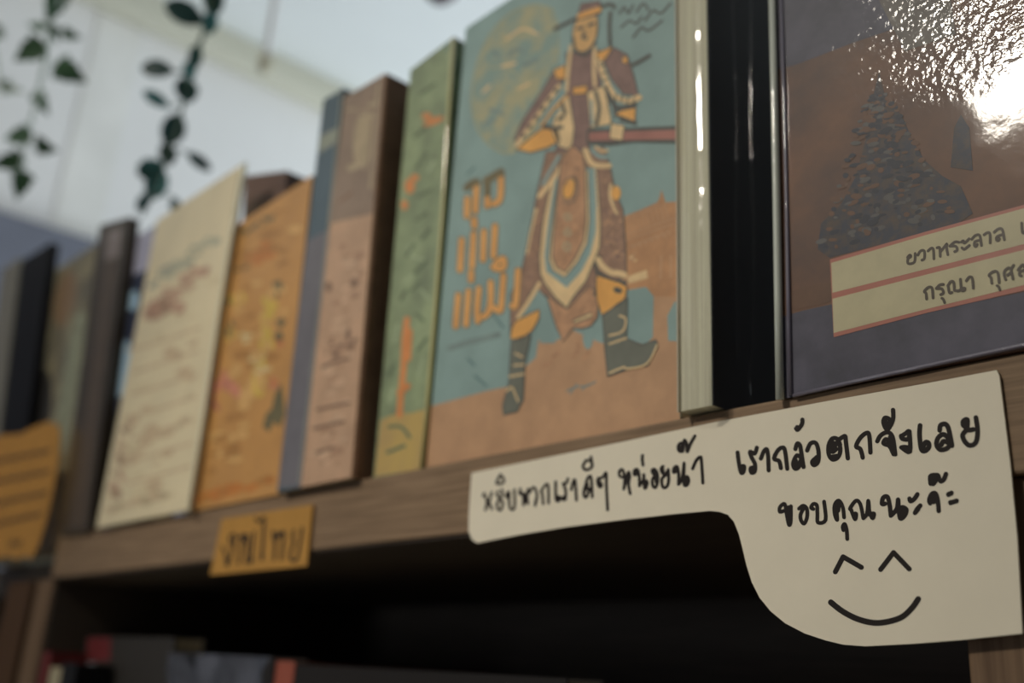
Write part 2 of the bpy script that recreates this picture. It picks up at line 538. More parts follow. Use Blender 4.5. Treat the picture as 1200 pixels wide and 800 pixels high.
art = [
    patch(tan, [(499.6, 547.5), (504, 476), (570, 458), (599, 452), (615, 430), (628, 419), (631, 398), (655, 398), (668, 385), (700, 400), (715, 405), (722, 330), (733, 262), (770, 240), (794, 236), (796.8, 491)], Y, 1),
    patch(mb_blue, [(632, 352), (640, 345), (645, 375), (656, 392), (650, 402), (633, 402)], Y, 2),
    patch(brn, [(730, 254), (750, 246), (770, 237), (773, 231), (775, 222), (778, 231), (780, 237), (794, 236), (795, 348), (766, 347), (757, 336), (735, 340), (733, 300)], Y, 2),
    patch(mb_blue, [(735, 340), (757, 336), (766, 347), (765, 395), (756, 404), (735, 397)], Y, 3),
    patch(mb_blue, [(782, 370), (790, 354), (795, 352), (796, 400), (783, 399)], Y, 3),
    blob(mb_blue, 689, 396, 6, 13, Y, 3),
    *scatter([tan, brn, lt], [(736, 300), (790, 275)], 7, 46, 2.0, Y, 2.4, 64, clip=[(736, 296), (790, 270), (790, 330), (760, 330), (737, 320)]),
    patch(lt, [(735, 324), (758, 316), (759, 326), (736, 332)], Y, 3),
    ink(tan, [[(731, 258), (772, 240)], [(732, 282), (790, 262)], [(733, 276), (790, 256)]] +
        [[(737 + 5.2 * k, 257 - 2.2 * k), (738.5 + 5.6 * k, 272 - 2.0 * k)] for k in range(9)] +
        [[(736 + 7 * k, 292 - 2.6 * k), (741 + 7 * k, 286 - 2.6 * k), (743 + 7 * k, 291 - 2.6 * k)] for k in range(7)], 1.6, Y, 3),
    ink(tan, [[(775, 300), (774, 326)], [(768, 354), (781, 348)], [(786, 300), (786, 325)]], 2.2, Y, 3),
    # moon with dragon swirls
    patch(moon, [(553.5, 125), (555, 95), (564, 62), (580, 34), (602, 14), (628, 6), (650, 14), (656, 60), (648, 110), (630, 150), (610, 176), (592, 180), (572, 168), (559, 148)], Y, 1, True),
    ink(ring, [[(592, 180), (572, 168), (559, 148), (553.5, 125), (555, 95), (564, 62), (580, 34), (602, 14), (628, 6), (648, 12)],
               [(600, 170), (622, 160)], [(568, 120), (585, 105), (602, 112)], [(590, 60), (608, 40), (628, 44), (622, 62)], [(575, 80), (592, 78), (606, 88)], [(618, 90), (634, 84), (646, 92)]], 3, Y, 2),
    ink(lt, [[(594, 46), (612, 34), (630, 40)], [(566, 108), (574, 100)], [(608, 104), (620, 98)], [(588, 78), (604, 74)]], 3, Y, 3),
    ink(smear, [[(596, 66), (604, 58), (614, 60)], [(574, 128), (590, 134)], [(578, 60), (584, 66)], [(614, 76), (630, 70)], [(566, 146), (580, 140)]], 4, Y, 3),
    # robe
    *outlined(coat_b, [(640, 178), (708, 172), (715, 195), (721, 225), (730, 245), (733, 285), (734, 322), (700, 345), (665, 378), (640, 348), (627, 335), (606, 372), (598, 392), (598, 345), (611, 318), (616, 295), (624, 255), (629, 227)], Y, 4, line=dk),
    ink(lt, [[(617, 296), (622, 270), (628, 246)]], 4, Y, 4),
    *outlined(robe_in, [(640, 345), (664, 362), (690, 335), (702, 345), (700, 372), (692, 382), (682, 385), (672, 384), (660, 400), (652, 384)], Y, 5, line=dk),
    *outlined(lt, [(672, 375), (693, 366), (694, 371), (673, 379)], Y, 6, line=dk),
    *outlined(lt, [(652, 200), (644, 221), (637, 255), (632, 300), (633, 320), (638, 332), (651, 349), (664, 361), (671, 349), (687, 329), (697, 305), (703, 290), (704, 264), (702, 235), (699, 196), (687, 196), (660, 198)], Y, 5, line=dk),
    patch(mb_blue, [(652, 203), (646, 235), (641, 270), (638, 300), (640, 318), (664, 337), (681, 318), (692, 297), (698, 272), (699, 240), (697, 197), (688, 197), (672, 200)], Y, 6),
    *outlined(lt, [(655, 203), (650, 240), (645, 280), (643, 304), (648, 317), (662, 325), (677, 307), (688, 285), (691, 258), (689, 200)], Y, 7, line=dk),
    *outlined(robe_in, [(657, 186), (652, 240), (648, 280), (647, 302), (652, 313), (662, 319), (674, 303), (684, 282), (687, 258), (686, 200), (684, 180), (670, 170)], Y, 8, line=dk),
    *outlined(org, [(663, 212), (670, 208), (674, 216), (671, 230), (662, 233), (659, 223)], Y, 9, smooth=True, line=dk),
    ink(dk, [[(660, 236), (668, 238), (675, 230), (677, 216), (672, 206)]], 1.5, Y, 9),
    ink(ring, [[(661, 254), (665, 250), (669, 255), (665, 258), (661, 254)], [(661, 272), (665, 268), (669, 273), (665, 276), (661, 272)], [(660, 289), (664, 284), (668, 289), (664, 294), (660, 289)]], 1.5, Y, 9),
    ink(lt, [[(663, 180), (653, 203), (632, 230)]], 5, Y, 6),
    ink(mb_blue, [[(655, 183), (645, 200), (636, 216)]], 4, Y, 6),
    ink(lt, [[(686, 176), (692, 190), (702, 194), (714, 194)]], 6, Y, 6),
    ink(mb_blue, [[(694, 176), (702, 183), (711, 184)]], 5, Y, 6),
    ink(lt, [[(698, 172), (706, 177), (712, 176)]], 3, Y, 6),
    blob(org, 722, 226, 5.5, 8.5, Y, 6),
    ink(lt, [[(716, 216), (715, 230), (720, 245), (723, 250)]], 3, Y, 7),
    ink(dk, [[(703, 300), (698, 312), (702, 330), (697, 345)], [(703, 320), (718, 328), (733, 331)]], 4, Y, 6),
    ink(lt, [[(701, 304), (706, 312), (716, 319), (724, 320), (732, 322)]], 7, Y, 7),
    ink(lt, [[(632, 332), (621, 351), (607, 372)]], 4.5, Y, 6),
    *scatter([plum, robe_in], [(625, 330), (632, 250), (640, 200)], 7, 60, 2.2, Y, 4.5, 61, clip=[(641, 182), (629, 227), (624, 255), (616, 295), (600, 345), (628, 333), (634, 300), (640, 250)]),
    *scatter([plum, tan], [(722, 310), (716, 270), (708, 220)], 8, 90, 2.2, Y, 4.5, 62, clip=[(704, 200), (715, 197), (728, 245), (733, 285), (732, 316), (704, 300), (706, 260)]),
    *scatter([brn, tan, coat_b], [(668, 300), (668, 250), (674, 195)], 9, 110, 1.8, Y, 8.2, 63, clip=[(657, 190), (649, 280), (649, 302), (662, 316), (682, 282), (685, 205), (672, 175)]),
    # torso and sleeves
    *outlined(plum, [(663, 62), (702, 58), (704, 100), (692, 158), (690, 176), (650, 178), (658, 150), (664, 105)], Y, 5, line=dk),
    *outlined(lt, [(654, 124), (667, 112), (673, 150), (670, 176), (655, 172), (646, 150)], Y, 6, line=dk),
    *outlined(lt, [(688, 108), (709, 100), (717, 145), (692, 150)], Y, 6, line=dk),
    ink(plum, [[(672, 100), (676, 130), (678, 172)]], 9, Y, 7),
    ink(dk, [[(698, 108), (702, 126), (699, 146)], [(710, 104), (719, 122), (722, 136)], [(636, 146), (648, 150), (658, 149)], [(658, 120), (662, 132)], [(655, 140), (660, 136)]], 4.5, Y, 7),
    ink(mb_blue, [[(693, 118), (694, 146)], [(651, 134), (656, 128)]], 3, Y, 7),
    *outlined(plum, [(647, 86), (662, 76), (662, 92), (650, 108), (605, 174), (603, 163), (612, 142), (635, 107)], Y, 6, line=dk),
    *outlined(org, [(605, 175), (622, 179), (642, 173), (656, 165), (653, 152), (635, 150), (622, 160)], Y, 6, line=dk),
    ink(lt, [[(655, 101), (606, 170)]], 5.5, Y, 7),
    ink(dk, [[(652 - 7.6 * k, 105 + 10.6 * k), (650.5 - 7.6 * k, 107.2 + 10.6 * k)] for k in range(6)], 3.5, Y, 8),
    ink(org, [[(664, 112), (650, 126), (634, 148)]], 2.5, Y, 8),
    *outlined(org, [(648, 82), (662, 76), (663, 92), (652, 93)], Y, 7, line=dk),
    *outlined(org, [(698, 62), (718, 54), (712, 66), (702, 76)], Y, 7, line=dk),
    *outlined(plum, [(706, 68), (720, 56), (735, 64), (743, 90), (748, 112), (730, 110), (716, 92)], Y, 6, line=dk),
    *outlined(org, [(729, 66), (736, 67), (735, 75), (729, 73)], Y, 8, line=dk),
    ink(lt, [[(702, 72), (709, 92), (719, 111), (735, 118), (749, 114)]], 7, Y, 7),
    ink(dk, [[(704 + 1.5 * k, 78 + 8 * k), (708 + 1.5 * k, 77 + 8 * k)] for k in range(4)] + [[(722 + 7 * k, 110 + 2 * k), (721 + 7 * k, 118 + 1 * k)] for k in range(4)], 2, Y, 8),
    ink(dk, [[(712, 112), (724, 126), (744, 122)], [(728, 140), (744, 144)]], 5, Y, 6),
    *outlined(org, [(720, 134), (728, 129), (745, 126), (744, 142), (732, 138)], Y, 8, line=dk),
    *outlined(dk, [(688, 152), (794, 148), (794, 167), (742, 166), (715, 170), (688, 168)], Y, 7, line=dk),
    patch(red_b, [(690, 155), (794, 152), (794, 163), (690, 165)], Y, 8),
    *outlined(lt, [(716, 144), (732, 147), (729, 165), (714, 162)], Y, 9, line=dk),
    *outlined(org, [(671, 102), (688, 100), (687, 110), (671, 111)], Y, 8, line=dk),
    ink(lt, [[(669, 54), (666, 78), (664, 106)], [(697, 56), (696, 80), (697, 100)]], 4, Y, 8),
    # head
    *outlined(face_c, [(675, 25), (697, 16), (700, 37), (693, 55), (680, 61), (671, 50)], Y, 8, smooth=True, line=dk),
    ink(dk, [[(671, 44), (675, 60), (687, 64), (697, 50)], [(685, 38), (683, 44), (687, 45)], [(677, 34), (683, 32)], [(690, 30), (696, 27)]], 3.5, Y, 9),
    *outlined(plum, [(675, 24), (681, 4), (703, 1), (703, 16), (690, 20)], Y, 9, line=dk),
    ink(org, [[(679, 19), (690, 15), (702, 11)]], 6, Y, 10),
    ink(dk, [[(650, 34), (662, 28), (674, 22)], [(703, 8), (716, 5), (720, 9)], [(715, 15), (714, 34), (715, 52)], [(741, 76), (751, 71), (761, 65)]], 4.5, Y, 5),
    ink(dk, [[(726, 16), (732, 8), (736, 16), (742, 6)], [(746, 14), (754, 4), (760, 12)], [(728, 32), (738, 24), (745, 28), (752, 20)], [(756, 24), (766, 12), (774, 16), (786, 4)], [(742, 44), (752, 32), (760, 36), (776, 24)]], 2.6, Y, 2),
    # legs
    *outlined(org, [(699, 322), (727, 331), (735, 336), (733, 349), (725, 357), (705, 369), (699, 351), (698, 333)], Y, 8, line=dk),
    blob(dk, 724, 340, 5.5, 3.5, Y, 9, 0.3),
    *outlined(boot, [(706, 370), (725, 355), (735, 349), (734, 396), (752, 404), (769, 398), (771, 405), (759, 428), (734, 433), (712, 441), (709, 410)], Y, 8, line=dk),
    ink(lt, [[(714, 437), (731, 430), (735, 432), (758, 426), (770, 404)], [(714, 393), (726, 390), (732, 384), (733, 373), (726, 370)], [(714, 403), (734, 396)]], 2, Y, 9),
    *outlined(org, [(604, 376), (632, 362), (632, 372), (624, 387), (610, 398), (598, 397), (599, 385)], Y, 7, line=dk),
    *outlined(boot, [(599, 400), (610, 395), (622, 392), (615, 426), (614, 448), (613, 468), (606, 482), (590, 486), (589, 475), (596, 450), (598, 421)], Y, 7, line=dk),
    ink(lt, [[(602, 428), (614, 427)], [(597, 441), (614, 438)], [(594, 458), (600, 454), (607, 470)], [(604, 414), (612, 418)]], 2, Y, 8),
    ink(robe_in, [[(672, 418), (678, 408), (676, 400)], [(684, 420), (690, 412)], [(648, 418), (656, 412)], [(636, 430), (646, 424)]], 4, Y, 2),
    ink(smear, [[(664, 458), (676, 453), (688, 452), (698, 447)], [(668, 461), (676, 450)], [(682, 456), (690, 450)]], 1.8, Y, 2),
    ink(smear, [[(527, 408), (545, 402), (562, 398), (584, 392)]], 7, Y, 1),
    ink(M('cover_deep_teal', (72, 96, 96)), [[(548, 420), (556, 428)], [(556, 440), (570, 452)], [(548, 204), (556, 196)], [(576, 366), (590, 384)], [(520, 60), (532, 44)]], 2.5, Y, 1),
]
title = [[(547.5, 233), (547, 253)], [(558.5, 213), (557, 247)], [(555, 258), (556, 265)],
         [(571, 224), (571, 241)], [(570, 211), (576, 208)], [(587, 201), (586, 232), (578, 239)],
         [(541, 281), (539, 316)], [(555, 274), (553, 312)], [(552, 319), (552, 328)], [(555.5, 257), (556, 264)],
         [(567, 271), (566, 304)], [(580, 265), (578, 300)], [(578, 313), (584, 306), (590, 303), (590, 313), (582, 315)],
         [(537, 346), (534, 382)], [(549, 341), (546, 380)], [(561, 338), (559, 362), (560, 376)], [(575, 331), (575, 352), (572, 366), (566, 371)],
         [(590, 323), (588, 350), (586, 364), (578, 360)], [(607, 317), (606, 335), (604, 358), (600, 358)]]
art.append(ink(M('cover_title_shadow', (92, 84, 60)), title + [[(547, 220), (553, 215), (558, 213)], [(570, 214), (580, 205), (587, 202)], [(571, 212), (571, 226)]], 9.2, Y, 3))
art.append(ink(M('cover_title', (188, 130, 74)), title, 6.6, Y, 4))
book([(499.5, 547), (797, 490), (546, 33), (797, -133)], YM, 0.028, 'face', mb_blue,
     'teal and tan book with an armoured warrior in a long robe on its cover', art=art, lift=0.0011)

# ---- green book (spine-width volume left of the warrior)
Y = 0.002
gr = M('cover_green', (92, 102, 80), rgb2=(120, 132, 100), nscale=45)
gtan = M('cover_green_tan', (140, 118, 78), rgb2=(150, 128, 74), nscale=50)
gdk = M('cover_green_leaf', (80, 92, 70))
glt = M('cover_green_pale', (126, 138, 108))
gor = M('cover_green_orange', (166, 108, 62))
art = [patch(gtan, [(439, 558), (446, 492), (460, 486), (470, 484), (482, 484), (502, 478), (496.5, 549)], Y, 1),
       ink(gor, [[(477, 374), (474, 400), (473, 430), (470, 460), (468, 486)], [(468, 460), (478, 452)], [(480, 388), (478, 420)]], 7, Y, 3),
       blob(gor, 480, 218, 6, 9, Y, 2), blob(gor, 474, 240, 4, 6, Y, 2), blob(gor, 508, 142, 13, 4, Y, 2, -0.35), blob(gor, 486, 208, 5, 4, Y, 2), blob(gor, 500, 136, 6, 4, Y, 2),
       ink(gdk, [[(488, 368), (496, 376)], [(482, 340), (492, 330)], [(500, 180), (488, 196)], [(486, 160), (498, 150)], [(476, 300), (486, 286)], [(488, 258), (500, 250)],
                 [(456, 500), (470, 500), (480, 512)], [(454, 530), (474, 522)], [(494, 110), (510, 98)], [(490, 230), (506, 222)], [(486, 320), (500, 306)], [(470, 350), (476, 340)], [(490, 410), (500, 396)], [(456, 440), (462, 428)], [(494, 280), (504, 268)]], 4, Y, 2),
       ink(glt, [[(480, 290), (484, 300), (496, 304)], [(474, 330), (484, 322)], [(462, 400), (466, 380)], [(490, 440), (496, 420)], [(456, 470), (460, 456)], [(502, 200), (508, 190)], [(494, 340), (502, 350)]], 4, Y, 2)]
green = book([(437.5, 559), (496.5, 549.5), (481, 82), (532, 43)], Y, 0.14, 'spine', gr,
     'green narrow volume with small orange figure, between taupe book and teal book', art=art)
m_edge = mat('sleeve_fold', (150, 146, 100), rough=0.35, coat=1.0, coat_rough=0.05, coat_bump=0.08, cscale=60)
build('sleeve_edge', [tube(m_edge, [at(494.5, 550, Y - 0.0012), at(503, 452, Y - 0.0012), at(511.5, 350, Y - 0.0014), at(519, 250, Y - 0.0013), at(525, 150, Y - 0.0012), at(531, 46, Y - 0.0012)], 0.0011, 20)], green, smooth=True)

# ---- taupe book
Y = -0.005
tp = M('cover_taupe', (150, 122, 98), noise=0.12, nscale=60)
tpd = M('cover_taupe_dark', (112, 96, 82), noise=0.12, nscale=60)
tpc = M('cover_taupe_cream', (136, 122, 98), noise=0.15)
tpi = M('cover_taupe_ink', (104, 82, 66))
art = [patch(tpd, [(385, 262), (437, 250), (450, 88), (404, 113)], Y, 1),
       patch(tpc, [(421, 136), (432, 130), (434, 165), (428, 198), (416, 190), (414, 160)], Y, 2, True),
       ink(tpc, [[(443, 100), (434, 220)]], 3, Y, 2),
       blob(tpi, 385, 336, 4, 6, Y, 2), blob(tpi, 415, 332, 4, 5, Y, 2), blob(tpi, 408, 392, 3, 8, Y, 2),
       ink(tpi, [[(378, 430), (392, 424), (408, 420)], [(372, 480), (408, 472)], [(368, 502), (402, 494)], [(372, 530), (390, 524)], [(398, 236), (412, 226)]], 4, Y, 2)]
tpl = M('cover_taupe_pale', (158, 132, 108)); tpm = M('cover_taupe_mid', (136, 108, 86))
art += scatter([tpl, tpm], [(384, 540), (395, 420), (408, 290)], 13, 70, 6, Y, 1.2, 51, clip=[(355, 570), (409, 562), (449, 90), (406, 114)]) + scatter([tpc, tpd], [(424, 130), (424, 200)], 9, 26, 5, Y, 2.3, 52, clip=[(355, 570), (409, 562), (449, 90), (406, 114)]) + scatter([tpi, tpm], [(392, 410), (410, 404)], 6, 22, 4, Y, 2.3, 53, clip=[(355, 570), (409, 562), (449, 90), (406, 114)])
m_tside = mat('taupe_page_edge', (104, 78, 62), noise=0.2, nscale=80)
taupe = book([(352, 573), (411, 563), (403.5, 114), (451, 86)], Y, 0.15, 'spine', tp,
     'taupe book with darker brown top, dark right edge, standing beside the green volume', art=art)
bl = at(411, 563, Y); tr = at(451, 86, Y)
pts = [Vector((bl.x + 0.0003, Y + 0.001, ZS + 0.0004)), Vector((tr.x + 0.0003, Y + 0.001, tr.z)), Vector((tr.x + 0.0003, Y + 0.13, tr.z)), Vector((bl.x + 0.0003, Y + 0.13, ZS + 0.0004))]
sp = [(p + Vector((dx, 0, 0))) for dx in (0, 0.0006) for p in pts]
build('dark_side', [(m_tside, sp, BOXF)], taupe)['label'] = 'dark brown side of the taupe book'

# ---- blue spine
bs = M('cover_slate_blue', (60, 74, 82), noise=0.1, nscale=50)
bs2 = M('cover_slate_grey', (84, 82, 86), noise=0.1, nscale=50)
bs3 = M('cover_pale_band', (112, 116, 104))
art = [patch(bs2, [(325.5, 572), (352, 569), (386, 268), (360.5, 282)], Y, 1),
       patch(bs3, [(375, 160), (397, 148), (395, 166), (373, 180)], Y, 2),
       ink(bs3, [[(350, 566), (384, 270), (400, 110)]], 1.6, Y, 2)]
book([(325, 573.5), (352, 569.5), (379, 117), (403, 103)], Y, 0.14, 'spine', bs,
     'narrow slate blue spine between the orange cover and the taupe book', art=art)

# ---- orange cover
Y = -0.0012
oc = M('cover_amber', (144, 106, 60), rgb2=(158, 117, 66), nscale=25)
oy = M('cover_yellow', (162, 138, 62)); opk = M('cover_rose', (150, 98, 78), noise=0.2); odk = M('cover_olive_dark', (84, 78, 54)); oo = M('cover_burnt', (150, 94, 42)); ow = M('cover_pale_yellow', (166, 152, 110))
od2 = M('cover_amber_deep', (134, 96, 50)); ol2 = M('cover_amber_light', (164, 130, 80))
art = (scatter([od2, oc, ol2], [(250, 540), (290, 420), (330, 280)], 24, 90, 9, Y, 0.3, 31, clip=[(220, 599), (324, 574), (362, 210), (274, 268)])
       + scatter([oo, oo, od2], [(236, 588), (270, 576), (318, 562)], 5, 50, 9, Y, 1.2, 32, clip=[(220, 599), (324, 574), (362, 210), (274, 268)]) + scatter([od2, oo], [(292, 302), (312, 296)], 7, 30, 7, Y, 1.2, 33, clip=[(220, 599), (324, 574), (362, 210), (274, 268)])
       + scatter([opk, opk, oc], [(258, 420), (254, 450), (250, 478)], 8, 60, 8, Y, 1.4, 34, rot=1.3, clip=[(220, 599), (324, 574), (362, 210), (274, 268)]) + scatter([opk, oo], [(326, 400), (320, 450)], 3, 26, 5, Y, 1.4, 35, rot=1.3, clip=[(220, 599), (324, 574), (362, 210), (274, 268)])
       + scatter([oy, ol2], [(278, 350), (270, 392)], 4, 24, 5, Y, 2.2, 36, rot=1.3, clip=[(220, 599), (324, 574), (362, 210), (274, 268)]) + scatter([oy, oy, ol2], [(318, 350), (308, 400), (300, 460)], 5, 46, 6, Y, 2.2, 37, rot=1.3, clip=[(220, 599), (324, 574), (362, 210), (274, 268)]) + scatter([oy], [(252, 420), (250, 440)], 3, 12, 5, Y, 2.2, 38, clip=[(220, 599), (324, 574), (362, 210), (274, 268)])
       + scatter([ow, ol2], [(300, 420), (308, 436)], 4, 24, 4, Y, 3.2, 39, clip=[(220, 599), (324, 574), (362, 210), (274, 268)]) + scatter([ow], [(288, 392), (290, 400)], 3, 8, 4, Y, 3.2, 40, clip=[(220, 599), (324, 574), (362, 210), (274, 268)])
       + scatter([odk], [(268, 314), (282, 314)], 3, 12, 4, Y, 4.2, 41, clip=[(220, 599), (324, 574), (362, 210), (274, 268)]) + scatter([odk], [(327, 334), (325, 346)], 2, 10, 4, Y, 4.2, 42, rot=1.4, clip=[(220, 599), (324, 574), (362, 210), (274, 268)]) + scatter([odk], [(330, 378), (327, 394)], 2.2, 16, 4.5, Y, 4.2, 43, rot=1.4, clip=[(220, 599), (324, 574), (362, 210), (274, 268)]) + scatter([odk, od2], [(271, 380), (268, 392)], 2, 10, 4, Y, 4.2, 44, rot=1.4, clip=[(220, 599), (324, 574), (362, 210), (274, 268)]) + scatter([odk, od2], [(268, 336), (264, 352)], 2, 8, 4, Y, 4.2, 45, rot=1.4, clip=[(220, 599), (324, 574), (362, 210), (274, 268)])
       + [patch(odk, [(308, 500), (312, 484), (318, 480), (322, 462), (330, 448), (334, 484), (328, 500), (320, 494), (316, 506)], Y, 4.2)]
       + scatter([odk, od2], [(284, 272), (305, 261), (332, 245)], 2, 26, 4, Y, 4.2, 46, clip=[(220, 599), (324, 574), (362, 210), (274, 268)]))
book([(214, 602), (327, 575.5), (268, 270), (366, 205)], Y, 0.012, 'face', oc,
     'amber orange cover with yellow and rose floral patches', art=art)

# ---- cream cover
Y = -0.0045
cc = M('cover_cream', (176, 165, 136), noise=0.06, nscale=20)
c1 = M('cover_cream_teal', (138, 138, 118)); c2 = M('cover_cream_red', (142, 110, 90), noise=0.15); c3 = M('cover_cream_brown', (128, 104, 82)); c4 = M('cover_cream_grey', (120, 118, 108))
c5 = M('cover_cream_line', (146, 132, 104))
c6 = M('cover_cream_pale', (170, 158, 128)); c7 = M('cover_cream_warm', (160, 142, 114)); c8 = M('cover_cream_blush', (154, 126, 104))
art = (scatter([c7, c6], [(150, 590), (200, 470), (240, 330)], 26, 60, 9, Y, 0.2, 21, clip=[(115, 619), (220, 601), (284, 196), (187, 260)])
       + scatter([c1, c1, c6], [(190, 322), (214, 306), (232, 292), (246, 282)], 3.5, 46, 6, Y, 1.2, 3, clip=[(115, 619), (220, 601), (284, 196), (187, 260)]) + scatter([c4, c1], [(176, 332), (194, 320)], 3, 16, 6, Y, 1.4, 5, clip=[(115, 619), (220, 601), (284, 196), (187, 260)])
       + scatter([c8, c2, c8, c7], [(172, 366), (200, 346), (226, 326), (238, 316)], 4.5, 60, 6, Y, 2.2, 6, clip=[(115, 619), (220, 601), (284, 196), (187, 260)]) + scatter([c3, c2, c8], [(170, 372), (186, 366), (204, 358)], 5, 34, 7, Y, 3.2, 8, clip=[(115, 619), (220, 601), (284, 196), (187, 260)])
       + scatter([c3, c8, c7], [(146, 500), (138, 540), (130, 580)], 5, 40, 6, Y, 1.2, 9, rot=1.3, clip=[(115, 619), (220, 601), (284, 196), (187, 260)])
       + scatter([c5, c7], [(132, 598), (160, 588), (190, 580)], 3, 30, 6, Y, 1.2, 10, clip=[(115, 619), (220, 601), (284, 196), (187, 260)])
       + [ink(c7, [[(150 + 4 * (k % 3), 566 - 26 * k), (182, 558 - 26 * k), (222 + 2 * k, 546 - 27 * k)] for k in range(7)], 3.5, Y, 1),
          ink(c5, [[(208, 500), (222, 488)], [(226, 566), (243, 452), (258, 350), (272, 260), (281, 205)]], 2.5, Y, 1.1)])
cream = book([(112, 622), (221, 603), (184, 258), (286, 191)], Y, 0.0024, 'face', cc,
     'cream cover with a smudged teal and red-brown title, widest of the blurred books', art=art,
     pages=mat('cream_page_edge', (186, 172, 136)))

m_edge4 = mat('sleeve_fold_cream', (200, 184, 146), k=0.42, rough=0.4, coat=0.8, coat_rough=0.1)
build('sleeve_edge', [tube(m_edge4, [at(222, 602, Y - .0008), at(240, 480, Y - .0008), at(257, 365, Y - .0008), at(272, 275, Y - .0008), at(287, 191, Y - .0008)], 0.0013, 14)], cream, smooth=True)

# ---- dark book standing behind the amber cover
db = mat('cover_umber', (78, 60, 52), noise=0.15, nscale=60)
book([(270, 586), (318, 575), (287, 206), (336, 200)], 0.016, 0.05, 'spine', db,
     'dark brown book whose top shows behind the amber cover')

# ---- blue book behind the cream cover
Y = 0.0045
nv = M('cover_navy', (34, 40, 58), coat=0.1); nv2 = M('cover_lavender', (140, 140, 156), coat=0.1); nv3 = M('cover_sky', (134, 160, 204), coat=0.1); nv4 = M('cover_navy_black', (16, 16, 18), coat=0.1)
art = [patch(nv2, [(146, 326), (182, 312), (196, 262), (158, 276)], Y, 1), patch(nv4, [(102, 620), (150, 612), (160, 480), (126, 484)], Y, 1), blob(nv3, 144, 432, 8, 34, Y, 2, 0.15), blob(nv3, 156, 352, 6, 12, Y, 2, 0.15)]
book([(101, 622), (180, 606), (155, 280), (235, 234)], Y, 0.012, 'face', nv,
     'navy and pale blue book mostly hidden behind the cream cover', art=art)

# ---- dark brown rounded spine at the left end of the board
Y = -0.004
ds = M('cover_dark_umber', (46, 38, 28), noise=0.12, nscale=50, coat=0.15)
ds2 = M('cover_umber_middle', (62, 50, 36), noise=0.15, nscale=60); ds3 = M('cover_umber_pale', (100, 90, 86))
art = [patch(ds2, [(82, 618), (98, 616), (142, 268), (128, 272)], Y, 1), patch(ds3, [(126, 272), (142, 266), (140, 300), (122, 306)], Y, 2)]  # lighter middle band paints in the light on a rounded spine
book([(71, 622), (104, 617), (117, 264), (152, 254)], Y, 0.008, 'spine', ds,
     'dark brown narrow book leaning left at the end of the board', art=art)

# ---- books on the neighbouring bookcase
Y = 0.028
olive = M('cover_photo', (62, 58, 48), rgb2=(112, 104, 78), nscale=28)
art = [patch(M('cover_photo_pale', (112, 114, 92), noise=0.2), [(62, 520), (80, 516), (100, 380), (88, 372), (74, 440)], Y, 1, True),
       blob(M('cover_photo_brown', (104, 82, 56)), 76, 350, 12, 34, Y, 1, 0.2), blob(M('cover_photo_dark', (36, 34, 32)), 44, 480, 16, 50, Y, 1, 0.15)]
book([(22, 640), (74, 624), (64, 318), (112, 286)], Y, 0.02, 'face', olive,
     'olive and black photographic cover above the orange card', art=art)
Y = 0.018
book([(-16, 648), (14, 640), (25, 306), (60, 284)], Y, 0.0085, 'spine', M('cover_black_matt', (13, 12, 13), coat=0.0, spec=0.1),
     'matt black slim book beside the olive photographic cover')
book([(-44, 656), (-17, 649), (2, 316), (22.5, 302)], Y, 0.12, 'spine', M('cover_stone', (92, 88, 76)),
     'grey stone coloured spine cut by the left picture edge')

# ---- fore-edge-out book in a clear sleeve
Y = -0.0055
m_fore = page_mat('fore_edge_pages', (168, 160, 138), 'X')
fe = book([(793.5, 480), (836, 473), (790.5, -120), (827, -145)], Y, 0.13, 'fore', mat('cover_gloss_black', (15, 14, 14), rough=0.5, coat=0.35, coat_rough=0.2, coat_bump=0.6, cscale=28, k=0.6),
     'black-covered book turned spine inwards, cream page edges out, in clear plastic', pages=m_fore, tc=0.0004, cover2=mat('cover_board_grey', (150, 142, 124)))
N = 9
V, Fc = [], []
for j, (xl, xr, yl, yr) in enumerate([(793, 837, 482, 474), (793, 836, 360, 352), (792, 834, 230, 222), (791, 832, 100, 92), (790, 829, -110, -118)]):
    for i in range(N):
        t = i / (N - 1)
        dy = 0.0012 + 0.0022 * math.sin(math.pi * t) * (0.7 + 0.3 * math.sin(j * 2.1))
        V.append(at(xl + (xr - xl) * t, yl + (yr - yl) * t, Y - dy))
for j in range(4):
    for i in range(N - 1):
        Fc.append((j * N + i, j * N + i + 1, (j + 1) * N + i + 1, (j + 1) * N + i))
build('plastic_sleeve', [(film('clear_sleeve'), V, Fc)], fe, smooth=True)['label'] = 'clear plastic sleeve over the page edges'

for (xa, xb, xc) in ((866, 861, 864), (884, 882, 879)):
    build('sleeve_fold', [tube(film('thin_sleeve_fold', 0.07, 0.01), [at(xb, 462, 0.006), at(xa - 6, 440, 0.007), at(xa, 400, 0.006), at(xb + 2, 280, 0.006), at(xc, 150, 0.006), at(xb - 2, 0, 0.006), at(xb - 4, -80, 0.006)], 0.0007, 12)], fe, smooth=True)

